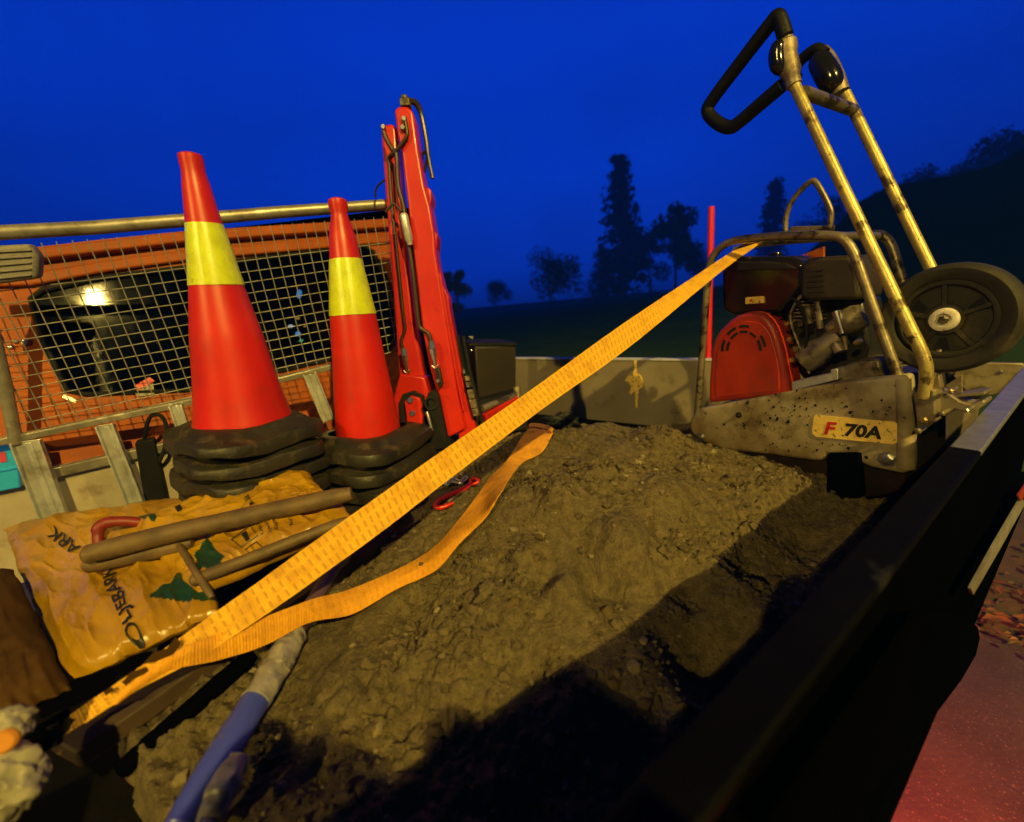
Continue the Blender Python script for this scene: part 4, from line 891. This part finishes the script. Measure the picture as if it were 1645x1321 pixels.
cpz([(x-4, y+3) if x > 1400 else (x, y+2) for x, y in side], .046, .25, 'inner_deck', M['muffler'], bev=.006)  # deck coloured dark so the right face reads as shadowed
g = MB(); g.tube([N(1452, 608, .012), N(1455, 680, .010), N(1455, 752, .010)], .017, 16); g.build('end_tube', M['housing'], cpt)
cpz([(1161, 722), (1236, 729), (1307, 739), (1385, 745), (1455, 762), (1450, 790), (1400, 800), (1300, 790), (1200, 760)], .02, .27, 'base_plate', M['basep'], bev=.006)
cpz([(1328, 731), (1378, 730), (1384, 800), (1326, 806)], -.02, .03, 'notch_shade', M['tailblack'], bev=.004)  # black block standing for the shadow in the notch
for x, y, r, m_ in ((1127, 702, .009, 'steel'), (1425, 738, .013, 'steel'), (1187, 667, .006, 'matt')):
    g = MB(); g.lathe(N(x, y), -WX, [(0, r*1.5), (.002, r*1.5), (.002, r), (.009, r*.92), (.010, r*.5), (.010, 0)], 6 if r > .01 else 14); g.build('bolt', M[m_], cpt, smooth=False)
# mud spatter as thin raised flecks on the plate
random.seed(21); g = MB()
for k in range(150):
    x = random.gauss(1300, 75); y = random.gauss(674+(x-1300)*-.02, 32)
    if not inpoly(x, y, side) or x > 1440 or inpoly(x, y, [(1300, 662), (1450, 676), (1446, 720), (1298, 706)]): continue
    r = random.choice([.0012, .0016, .002, .0026, .0038]); c_ = N(x, y, -.0004); a0_ = random.uniform(0, 6); el = random.uniform(.6, 1.8)
    d1 = (LX*-.5+V((0, 0, 1))).normalized(); d2 = WX.cross(d1)
    pts = [c_+d1*r*el*math.cos(f+.2)*random.uniform(.7, 1.2)+d2*r*math.sin(f)*random.uniform(.7, 1.2) for f in [a0_+j*math.pi/4 for j in range(8)]]
    g.prism(pts, -WX*.0012)
q = g.build('mud_spatter', M['matt'], sp_, smooth=False); q['kind'] = 'stuff'
# label plate
lb = [(1310, 667), (1436, 678), (1445, 683), (1446, 692), (1441, 711), (1434, 714), (1312, 702), (1305, 698), (1305, 690), (1307, 671)]
st_ = cpz(lb, -.0022, .002, 'model_label', M['sticker'], bev=0, smooth=False)
def LB(x, y): return N(x, y, -.0032)
def lbl(x0, y0, x1, y1, h, slant):
    dx, dy = x1-x0, y1-y0; l = math.hypot(dx, dy); ux, uy = dy/l, -dx/l
    return lambda s, t: LB(x0+dx*s+ux*h*t+dx/l*slant*t, y0+dy*s+uy*h*t+dy/l*slant*t)
textsurf('F', lbl(1322, 697, 1339, 698.5, 20, 4), st_, M['redink'], .035, .0, 'print_text')
textsurf('70A', lbl(1355, 699, 1416, 705, 19, 3), st_, M['ink'], .045, .0, 'print_text')
def tubeN(pts, w, r, name, m_, n=14, k=6, parent=cpt):
    g = MB(); g.tube(smoothpath([N(x, y, w if not isinstance(w, (list, tuple)) else w[i]) for i, (x, y) in enumerate(pts)], k), r, n); return g.build(name, m_, parent)
tubeN([(1120, 668), (1124, 620), (1131, 530), (1138, 440), (1146, 412), (1163, 394), (1190, 385), (1260, 379), (1335, 379), (1356, 386), (1370, 404), (1380, 430), (1410, 515), (1443, 606)], .025, .0108, 'guard_frame', M['tubeframe'])
tubeN([(1180, 402), (1215, 392), (1300, 384), (1400, 377), (1420, 381), (1432, 396), (1443, 430), (1456, 470), (1480, 540)], .27, .0115, 'guard_frame', M['tubeframe'])
g = MB()
for x, y in ((1180, 386), (1345, 380)): g.tube([N(x, y, .03), N(x, y, .03)+WX*.24], .010, 12)
g.build('frame_crossbar', M['tubeframe'], cpt)
tubeN([(1262, 378), (1263, 348), (1272, 324), (1288, 304), (1304, 291), (1311, 294), (1320, 308), (1332, 332), (1335, 345), (1333, 370)], .12, .0072, 'lifting_eye', M['tubeframe'], 10)
g = MB(); g.bar(N(1272, 369, .12), N(1338, 368, .12), .02, .016); g.build('lifting_bar', M['tubeframe'], cpt, bevel=.002)
# folding handle
tubeN([(1484, 640), (1488, 610), (1487, 586), (1478, 560), (1461, 525)]+[(lerp(1461, 1273, k/8), lerp(525, 130, k/8)) for k in range(1, 9)], -.012, .0120, 'handle_tube', M['handle'])
tubeN([(lerp(1514, 1358, k/6), lerp(470, 150, k/6)) for k in range(7)], .25, .0125, 'handle_tube', M['handle'])
g = MB(); g.tube([N(1291, 148, -.012), N(1372, 178, .25)], .0135, 14); g.build('handle_crossbar', M['tubeframe'], cpt)
g = MB(); g.tube(smoothpath([N(1276, 138, -.012), N(1268, 110, -.012), N(1262, 84, -.012), N(1260, 62, -.012)], 4), [.016]*3+[.022]*5+[.025]*3+[.018]*2, 14); g.build('handle_clamp', M['ironold'], cpt)
g = MB(); g.tube(smoothpath([N(1254, 118, -.03), N(1248, 92, -.03), N(1252, 66, -.03)], 4), [.008, .013, .017, .018, .018, .018, .017, .015, .011], 14); g.build('throttle_housing', M['gloss'], cpt)
tubeN([(1262, 60), (1250, 28), (1235, 42), (1196, 92), (1142, 164), (1138, 182), (1152, 197), (1172, 205), (1188, 196), (1216, 172), (1256, 138)], -.02, .0165, 'grip_loop', M['grip'], 14, 5)
tubeN([(1350, 150), (1342, 125), (1330, 100), (1318, 86)], .25, .021, 'handle_clamp', M['ironold'])
g = MB(); g.tube(smoothpath([N(1342, 142, .23), N(1326, 115, .23), N(1312, 90, .23)], 4), [.016, .024, .028, .029, .029, .028, .027, .024, .018], 14); g.build('throttle_housing', M['gloss'], cpt)
tubeN([(1324, 88), (1312, 80), (1297, 88), (1282, 103), (1277, 120), (1280, 128)], .23, .015, 'grip_loop', M['grip'], 12, 5)
# belt guard
gd = [(1137, 648), (1138, 610), (1142, 563), (1147, 545), (1156, 530), (1173, 514), (1186, 506), (1199, 502), (1212, 502), (1224, 505), (1235, 514), (1243, 526), (1250, 545), (1256, 567), (1262, 600), (1268, 634)]
bg_ = cpz(gd, .02, .05, 'belt_guard', M['guard'], bev=.012, seg=5)
cpz([(x+(9 if x > 1150 else 3), y-2) for x, y in gd], .078, .05, 'belt_guard', M['guard'], bev=.008, seg=3)
ins_ = [(lerp(x, 1201, .16), lerp(y, 590, .16)) for x, y in gd]; ins_[0] = (1150, 640); ins_[-1] = (1252, 628)
cpz(ins_, .0185, .006, 'guard_panel', M['guard'], parent=bg_, bev=.004, seg=3)
def arc(cx, cy, rx, ry, a0_, a1_, wpx):
    k = 8; o_ = [(cx+rx*math.cos(R_(lerp(a0_, a1_, i/k))), cy-ry*math.sin(R_(lerp(a0_, a1_, i/k)))) for i in range(k+1)]
    i_ = [(cx+(rx-wpx)*math.cos(R_(lerp(a0_, a1_, i/k))), cy-(ry-wpx)*math.sin(R_(lerp(a0_, a1_, i/k)))) for i in range(k+1)]; return o_+i_[::-1]
for (rx, ry, ang) in ((37, 44, [(12, 40), (76, 102), (112, 138), (152, 178)]), (29, 35, [(4, 36), (46, 70), (78, 104), (112, 140), (150, 176)])):
    for a_, b_ in ang: cpz(arc(1195, 566, rx, ry, a_, b_, 4.2), .0176, .001, 'vent_slot', M['matt'], parent=bg_, bev=0, smooth=False)
# engine
cpz([(1163, 420), (1175, 412), (1270, 412), (1292, 422), (1290, 462), (1262, 496), (1240, 502), (1180, 508), (1160, 500), (1158, 440)], .06, .12, 'fuel_tank', M['gloss'], bev=.014, seg=4)
cpz([(1160, 432), (1180, 420), (1262, 424), (1278, 432), (1170, 436)], .05, .14, 'tank_seam', M['black'], bev=.003)
g = MB(); g.lathe(N(1245, 412, .12), V((0, 0, 1)), [(-.01, .018), (.006, .018), (.010, .016), (.012, .010), (.012, 0)], 20); g.build('fuel_cap', M['gloss'], cpt)
cpz([(1197, 478), (1227, 476), (1228, 487), (1197, 489)], .055, .008, 'engine_label', M['sticker'], bev=.001)
g = MB(); g.lathe(N(1206, 483, .0548), -WX, [(0, .004), (.0004, .004), (.0005, 0)], 12); g.build('print_mark', M['redink'], cpt, smooth=False)
cpz([(1286, 424), (1300, 414), (1362, 410), (1376, 424), (1382, 470), (1380, 482), (1300, 484), (1284, 478)], .05, .13, 'muffler_cover', M['muffler'], bev=.010, seg=3)
for k in range(5):
    g = MB(); g.bar(N(1296, 436+k*8.5, .048), N(1322, 434+k*8.5, .048), .003, .003, WX); g.build('louvre', M['muffler'], cpt)
cpz([(1240, 470), (1300, 480), (1384, 480), (1398, 560), (1380, 600), (1290, 610), (1252, 560)], .13, .12, 'engine_block', M['black'], bev=.008)
g = MB()
for k in range(7): a = N(1296, 478+k*6, .09); g.obox(a+WX*.03, LX*.03, WX*.04, V((0, 0, .0022)))
g.build('cooling_fins', M['ironold'], cpt)
def cyl(a, b, rs, name, m_, n=22):
    g = MB(); k = len(rs)-1; g.tube([lerp(a, b, i/k) for i in range(k+1)], rs, n); return g.build(name, m_, cpt)
cyl(N(1292, 580, .075), N(1352, 540, .085), [.034, .036, .036, .030, .030, .026], 'crankcase_cover', M['ironold'])
cyl(N(1330, 530, .07), N(1388, 506, .085), [.014, .020, .030, .034, .034, .028], 'air_filter', M['ironold'])
cyl(N(1312, 484, .06), N(1318, 528, .06), [.008]*3, 'intake_pipe', M['ironold']); cyl(N(1298, 490, .06), N(1300, 520, .06), [.010]*3, 'intake_pipe', M['ironold'])
cyl(N(1343, 500, .05), N(1354, 536, .05), [.009, .009, .007, .007], 'carburettor', M['steel'])
cyl(N(1342, 552, .055), N(1350, 566, .05), [.013, .013, .013], 'carburettor_bowl', M['ironold'])
cyl(N(1356, 540, .05), N(1360, 562, .05), [.006, .004, .004], 'fuel_valve', M['brass']); cyl(N(1373, 552, .05), N(1384, 546, .05), [.006, .008, .006], 'drain_plug', M['brass'])
for x, y, r in ((1270, 545, .007), (1274, 578, .007), (1266, 520, .006), (1262, 588, .005), (1280, 560, .008), (1338, 526, .006), (1288, 520, .008)):
    g = MB(); g.lathe(N(x, y, .055), -WX, [(-.03, r*.7), (0, r*.7), (0, r), (.008, r), (.008, 0)], 6); g.build('bolt', M['brass' if r < .0075 else 'ironold'], cpt, smooth=False)
g = MB(); g.tube(smoothpath([N(1292, 470, .06), N(1276, 490, .055), (N(1270, 515, .06)), N(1285, 560, .06), N(1300, 600, .07)], 4), .0035, 8); g.build('throttle_cable', M['ironold'], cpt)
g = MB(); g.tube(smoothpath([N(1252, 500, .05), N(1272, 480, .05), N(1290, 500, .05), N(1296, 540, .05), N(1288, 590, .06)], 4), .004, 8); g.build('fuel_hose', M['matt'], cpt)
cpz([(1271, 614), (1334, 600), (1334, 594), (1346, 592), (1346, 610), (1272, 628)], .03, .05, 'engine_mount', M['galv'], bev=.002)
cpz([(1352, 590), (1376, 580), (1412, 578), (1420, 606), (1340, 616)], .06, .12, 'engine_mount', M['ironold'], bev=.006)
cpz([(1283, 412), (1323, 396), (1323, 416), (1294, 424)], .19, .01, 'rear_flag_plate', M['cab'], bev=.001)
# wheel
wc = N(1523, 512, .06); wh = MB(); wr_ = .122
tl = [(-.026, .082), (-.030, .088), (-.031, .104), (-.024, .111), (-.010, .1135), (.010, .1135), (.024, .111), (.031, .104), (.030, .088), (.026, .082)]
wh.lathe(wc, WX, tl, 56, closed=True); ty = wh.build('tyre', M['tyre'], cpt)
g = MB(); g.lathe(wc, WX, [(-.020, 0), (-.020, .03), (-.014, .034), (-.014, .068), (-.024, .072), (-.025, .077), (-.022, .084), (.022, .084), (.02, .03), (.02, 0)], 48); rim = g.build('rim', M['tyre'], cpt)
uA = LX; uB = V((0, 0, 1))
for k in range(5):
    a = k*2*math.pi/5+.2; d = uA*math.cos(a)+uB*math.sin(a); p_ = uB*math.cos(a)-uA*math.sin(a)
    g = MB(); g.obox(wc-WX*.0165+d*.05, d*.022, p_*.004, WX*.004); g.build('spoke_rib', M['tyre'], rim)
for k in range(3):
    a = k*2*math.pi/3-1.57; d = uA*math.cos(a)+uB*math.sin(a); p_ = uB*math.cos(a)-uA*math.sin(a)
    g = MB(); c_ = wc-WX*.0142+d*.052; g.prism([c_-d*.014-p_*.005, c_+d*.012-p_*.014, c_+d*.012+p_*.014, c_-d*.014+p_*.005], -WX*.0008); g.build('rim_opening', M['matt'], rim, smooth=False)
g = MB(); g.lathe(wc-WX*.020, -WX, [(0, .024), (.008, .0235), (.010, .021), (.010, .013), (.004, .012), (.004, 0)], 28); hb = g.build('hub', M['hub'], cpt)
g = MB(); g.lathe(wc-WX*.024, -WX, [(0, .009), (.006, .009), (.008, .006), (.008, 0)], 6); g.build('axle_nut', M['ironold'], hb, smooth=False)
# brackets that carry wheel and handle
cpz([(1466, 632), (1488, 622), (1501, 628), (1502, 676), (1474, 684), (1470, 660)], -.018, .006, 'handle_bracket', M['bracket'], bev=.002)
cpz([(1496, 624), (1504, 628), (1504, 678), (1497, 680)], -.014, .05, 'handle_bracket', M['bracket'], bev=.002)
cpz([(1484, 622), (1508, 602), (1512, 624), (1500, 632)], .0, .02, 'bracket_ear', M['bracket'], bev=.002)
cpz([(1504, 628), (1530, 636), (1544, 646), (1560, 650), (1580, 642), (1583, 648), (1562, 664), (1548, 662), (1534, 658), (1520, 668), (1506, 664)], .01, .05, 'wheel_bracket', M['bracket'], bev=.003)
cpz([(1517, 620), (1546, 602), (1546, 632), (1536, 634)], .02, .006, 'wheel_bracket', M['bracket'], bev=.002)
g = MB(); g.bar(N(1538, 634, .04), N(1588, 628, .04), .05, .006); g.build('wheel_bracket', M['bracket'], cpt, bevel=.001)
for x, y, m_, r in ((1485, 675, 'brass', .007), (1528, 628, 'brass', .005), (1515, 664, 'ironold', .005), (1554, 659, 'steel', .004), (1476, 692, 'ironold', .006)):
    g = MB(); g.lathe(N(x, y, -.02), -WX, [(-.03, r*.8), (0, r*.8), (0, r*1.1), (.006, r*1.1), (.008, r*.6), (.008, 0)], 6); g.build('bolt', M[m_], cpt, smooth=False)
g = MB(); g.tube([N(1484, 650, .0), N(1502, 600, .05), wc], .010, 10); g.build('axle_arm', M['bracket'], cpt)

# ------------------------------------------------------------------ red marker pole, beyond the far board
mpb = P(1143, 332, 2.55); g = MB(); g.tube([V((mpb.x, mpb.y, -.2)), V((mpb.x, mpb.y, mpb.z-.004)), mpb], [.0175, .0175, .013], 16)
tag(g.build('marker_pole', M['red_pole']), 'thin bright red marker pole standing in the grass behind the compactor', 'marker pole')

# ------------------------------------------------------------------ trees on the dark field
def tree(kind, x, ytop, ybase, d, wpx, label, seed, m_=M['leaf'], cat='tree'):
    random.seed(seed); b = P(x, ybase, d); b.z = gz(b.x, b.y)-.1; top = P(x, ytop, d); h = top.z-b.z; w = wpx*d/FPX/2
    t = thing(kind, b, label, cat, 'trees on the hillside')
    g = MB(); lean = V((random.uniform(-.04, .04), random.uniform(-.04, .04), 0))
    tp_ = [b+(V((0, 0, 1))+lean)*h*s+V((random.uniform(-.1, .1), random.uniform(-.1, .1), 0))*w*.3*(s > 0) for s in (0, .2, .45, .7, .95)]
    g.tube(tp_, [h*.022, h*.016, h*.011, h*.007, h*.002], 8); 
    f = MB(); con = kind == 'spruce_tree'
    def leaf(c, s):
        a = V((random.gauss(0, 1), random.gauss(0, 1), random.gauss(0, .6))).normalized(); bb = a.orthogonal().normalized(); k = a.cross(bb)
        f.add([c+bb*s, c+k*s*.6, c-bb*s, c-k*s*.6], [(0, 1, 2, 3)])
    if con:
        nl = 26
        for i in range(nl):
            s = .10+.9*i/nl; rad = w*(1-s)**.8*1.15
            for j in range(7):
                a = random.uniform(0, 6.28); L = rad*random.uniform(.6, 1.1)+.02*h; st_ = tp_[0]+(V((0, 0, 1))+lean)*h*s; e_ = st_+V((math.cos(a)*L, math.sin(a)*L, -L*.28))
                if i % 3 == 0: g.tube([st_, e_], [h*.003, h*.001], 4)
                for q in range(16):
                    u = random.uniform(.1, 1); leaf(lerp(st_, e_, u)+V((random.gauss(0, .1), random.gauss(0, .1), random.gauss(0, .06)))*w, h*.02*random.uniform(.6, 1.4))
    else:
        cl_ = []
        for i in range(13):
            a = random.uniform(0, 6.28); s = random.uniform(.35, .95); rr_ = w*random.uniform(.2, .85)*math.sin(min(1, (1.08-s)*2.2)*1.57)
            c_ = tp_[0]+(V((0, 0, 1))+lean)*h*s+V((math.cos(a)*rr_, math.sin(a)*rr_, 0)); cl_.append((c_, w*random.uniform(.25, .45)))
            st_ = tp_[0]+(V((0, 0, 1))+lean)*h*s*.7; g.tube([st_, lerp(st_, c_, .5)+V((0, 0, .04*h)), c_], [h*.008, h*.005, h*.002], 5)
        for c_, r in cl_:
            for q in range(260):
                dd_ = V((random.gauss(0, 1), random.gauss(0, 1), random.gauss(0, .8))); dd_ = dd_.normalized()*r*random.random()**.4; leaf(c_+dd_, h*.022*random.uniform(.5, 1.4))
    g.build('trunk', M['bark'], t); f.build('crown', m_, t, smooth=False)
TREES = [('spruce_tree', 1003, 262, 492, 34, 92, 'tallest dark spruce in the middle of the field edge'), ('leafy_tree', 1085, 338, 478, 26, 84, 'rounded leafy tree just right of the tall spruce'), ('leafy_tree', 885, 412, 505, 24, 120, 'low wide bushy tree left of the tall spruce'),
    ('leafy_tree', 741, 434, 528, 16, 54, 'pale thin tree close behind the red crane'), ('spruce_tree', 1238, 296, 450, 44, 62, 'spruce seen behind the lifting eye of the compactor'),
    ('leafy_tree', 800, 455, 522, 34, 60, 'far round tree between the pale tree and the bushy one'), ('spruce_tree', 968, 400, 500, 30, 70, 'short dark spruce at the foot of the tallest one'), ('leafy_tree', 1045, 375, 488, 32, 80, 'leafy tree filling the gap beside the tall spruce'),
    ('leafy_tree', 1330, 330, 420, 30, 110, 'broad dark tree at the foot of the right slope'), ('leafy_tree', 1475, 275, 340, 28, 120, 'broad dark tree behind the compactor wheel'),
    ('leafy_tree', 1560, 262, 330, 28, 120, 'dark tree on the right slope above the wheel'), ('leafy_tree', 1625, 215, 300, 26, 110, 'tallest dark tree at the right edge of the slope'), ('leafy_tree', 1700, 180, 290, 24, 130, 'dark tree just past the right edge'),
    ('leafy_tree', 1120, 400, 470, 30, 70, 'dark bushy tree between the rounded tree and the marker pole')]
for i, (k_, x, yt, yb, d, w, l) in enumerate(TREES): tree(k_, x, yt, yb, d*2.4, w, l, 40+i, M['leaf2'] if x == 741 else M['leaf'])

# ------------------------------------------------------------------ street lamps behind the camera (seen in the cab window)
def street_lamp(x, y, h, watts, label, aim):
    t = thing('street_lamp', (x, y, 0), label, 'street lamp', 'street lamps along the road')
    aim = V((aim.x-x, aim.y-y, 0)).normalized(); g = MB(); g.tube([V((x, y, 0))-aim*1.5, V((x, y, h*.6))-aim*1.5, V((x, y, h+.3))-aim*1.5], [.09, .07, .05], 14); g.build('pole', M['galv'], t)
    g = MB(); g.tube(smoothpath([V((x, y, h+.25))-aim*1.5, V((x, y, h+.5))-aim*1.1, V((x, y, h+.42))-aim*.2], 4), .03, 10); g.build('arm', M['galv'], t)
    sd = V((-aim.y, aim.x, 0)); g = MB(); g.obox(V((x, y, h+.42)), aim*.34, sd*.13, V((0, 0, .07))); g.build('lamp_head', M['greyplastic'], t, bevel=.04, seg=3)
    g = MB(); g.obox(V((x, y, h+.335)), aim*.24, sd*.09, V((0, 0, .012))); g.build('lens', M['sodium'], t, bevel=.01)
    l = bpy.data.lights.new('lamp_light', 'POINT'); l.energy = watts; l.color = (1, .71, .12); l.shadow_soft_size = .05
    o = bpy.data.objects.new('lamp_light', l); COL.objects.link(o); o.parent = t; o.location = (0, 0, h+.2)
tgt = V((.2, .8, 1.2))
street_lamp(tgt.x+.42*7.4, tgt.y-.907*7.4, 1.2+7.4*math.tan(R_(38)), LAMP_A, 'sodium street lamp directly behind the viewpoint', tgt)
street_lamp(tgt.x-.60*11, tgt.y-.80*11, 1.2+11*math.tan(R_(27)), LAMP_B, 'sodium street lamp farther off behind the viewpoint to the left', tgt)

# added black case out of view, its corner throwing the angular shadow at bottom
ra, rb = V((-.315, -.055, 0)), V((-.98, -.515, 0)); d_ = (rb-ra).normalized(); n_ = V((-d_.y, d_.x, 0))
tc_ = thing('shadow_case', (ra+rb)/2+V((0, 0, 1.405)), 'added unseen black case on the tail board, there to cast a shadow', 'shadow blocker')
g = MB(); g.obox((ra+rb)/2+V((0, 0, 1.455)), (rb-ra)/2, n_*.09, V((0, 0, .045))); g.build('shadow_case_base', M['matt'], tc_, bevel=.012, seg=3)
g = MB(); g.obox((ra+rb)/2+V((0, 0, 1.527)), (rb-ra)/2, n_*.09, V((0, 0, .025))); g.build('shadow_case_lid', M['matt'], tc_, bevel=.012, seg=3)
g = MB(); c_ = (ra+rb)/2+V((0, 0, 1.552)); g.tube([c_-d_*.07, c_-d_*.07+V((0, 0, .03)), c_+d_*.07+V((0, 0, .03)), c_+d_*.07], .008, 10); g.build('handle', M['matt'], tc_)
# the photographer at the tail board, dark clothes, phone held up at the viewpoint: throws the shade over the near left sand
def person(loc, joints, edges, label):
    t = thing('person', loc, label, 'person'); me = bpy.data.meshes.new('body'); me.from_pydata([V(j[0])-V(loc) for j in joints], edges, []); o = bpy.data.objects.new('body', me); COL.objects.link(o); o.parent = t
    o.modifiers.new('skin', 'SKIN'); sl = me.skin_vertices[0] if me.skin_vertices else None
    if sl is None:
        bm = bmesh.new(); bm.from_mesh(me); bm.verts.layers.skin.verify(); bm.to_mesh(me); bm.free(); sl = me.skin_vertices[0]
    for i, j in enumerate(joints): sl.data[i].radius = (j[1], j[2] if len(j) > 2 else j[1]); sl.data[i].use_root = i == 0
    sb = o.modifiers.new('subsurf', 'SUBSURF'); sb.levels = sb.render_levels = 2; me.materials.append(M['tailblack']); return t
B_ = V((.08, -.40, 0))
J = [(B_+V((0, -.06, .98)), .16, .12), (B_+V((0, -.03, 1.22)), .17, .12), (B_+V((0, .03, 1.50)), .19, .12), (B_+V((0, .07, 1.62)), .07), (B_+V((0, .12, 1.72)), .095), (B_+V((0, .14, 1.82)), .10),
     (B_+V((-.21, .05, 1.53)), .08), (B_+V((-.33, .17, 1.50)), .065), (B_+V((-.20, .30, 1.56)), .05), (B_+V((-.145, .365, 1.65)), .038),
     (B_+V((.21, .05, 1.53)), .08), (B_+V((.30, .17, 1.46)), .065), (B_+V((.13, .30, 1.54)), .05), (B_+V((.055, .365, 1.65)), .038),
     (B_+V((-.10, 0, .85)), .09), (B_+V((-.12, .02, .48)), .065), (B_+V((-.13, -.02, .08)), .045), (B_+V((-.14, .12, .05)), .04),
     (B_+V((.10, 0, .85)), .09), (B_+V((.12, .02, .48)), .065), (B_+V((.13, -.02, .08)), .045), (B_+V((.14, .12, .05)), .04)]
E_ = [(0, 1), (1, 2), (2, 3), (3, 4), (4, 5), (2, 6), (6, 7), (7, 8), (8, 9), (2, 10), (10, 11), (11, 12), (12, 13), (0, 14), (14, 15), (15, 16), (16, 17), (0, 18), (18, 19), (19, 20), (20, 21)]
person(B_, J, E_, 'person in dark clothes standing at the tail board with both hands raised')

tool('added black tube for the dark shadow band on the sand left of the blue pole', [onsand(192, 1240, .045), lerp(onsand(192, 1240, .045), onsand(408, 1050, .03), .5), onsand(408, 1050, .03)], .0145, M['tailblack'], 12, 'shadow_band', 'bar')  # added tube, stands in for the shadow band beside the pole
# evening haze over the whole place
g = MB(); g.obox(V((0, 0, 22)), V((115, 0, 0)), V((0, 115, 0)), V((0, 0, 24)))
hz = g.build('haze', bpy.data.materials.new('haze_air'), smooth=False); hm = hz.data.materials[0]; hm.use_nodes = True; hn = hm.node_tree
hn.nodes.remove(hn.nodes['Principled BSDF']); pv = hn.nodes.new('ShaderNodeVolumePrincipled'); pv.inputs['Density'].default_value = .0075; pv.inputs['Color'].default_value = (.02, .20, .92, 1)
hn.links.new(pv.outputs[0], hn.nodes['Material Output'].inputs['Volume']); tag(hz, 'blue evening haze', 'haze', kind='stuff')

tq = onsand(905, 684, .0); tr_ = thing('crumpled_tarp', tq, 'crumpled dark tarpaulin scrap on the sand beyond the open strap loop', 'tarpaulin')
lump(tq+V((.0, .06, .012)), .085, .05, .03, 3.3, 'tarp_cloth', M['tarp'], tr_, .55)
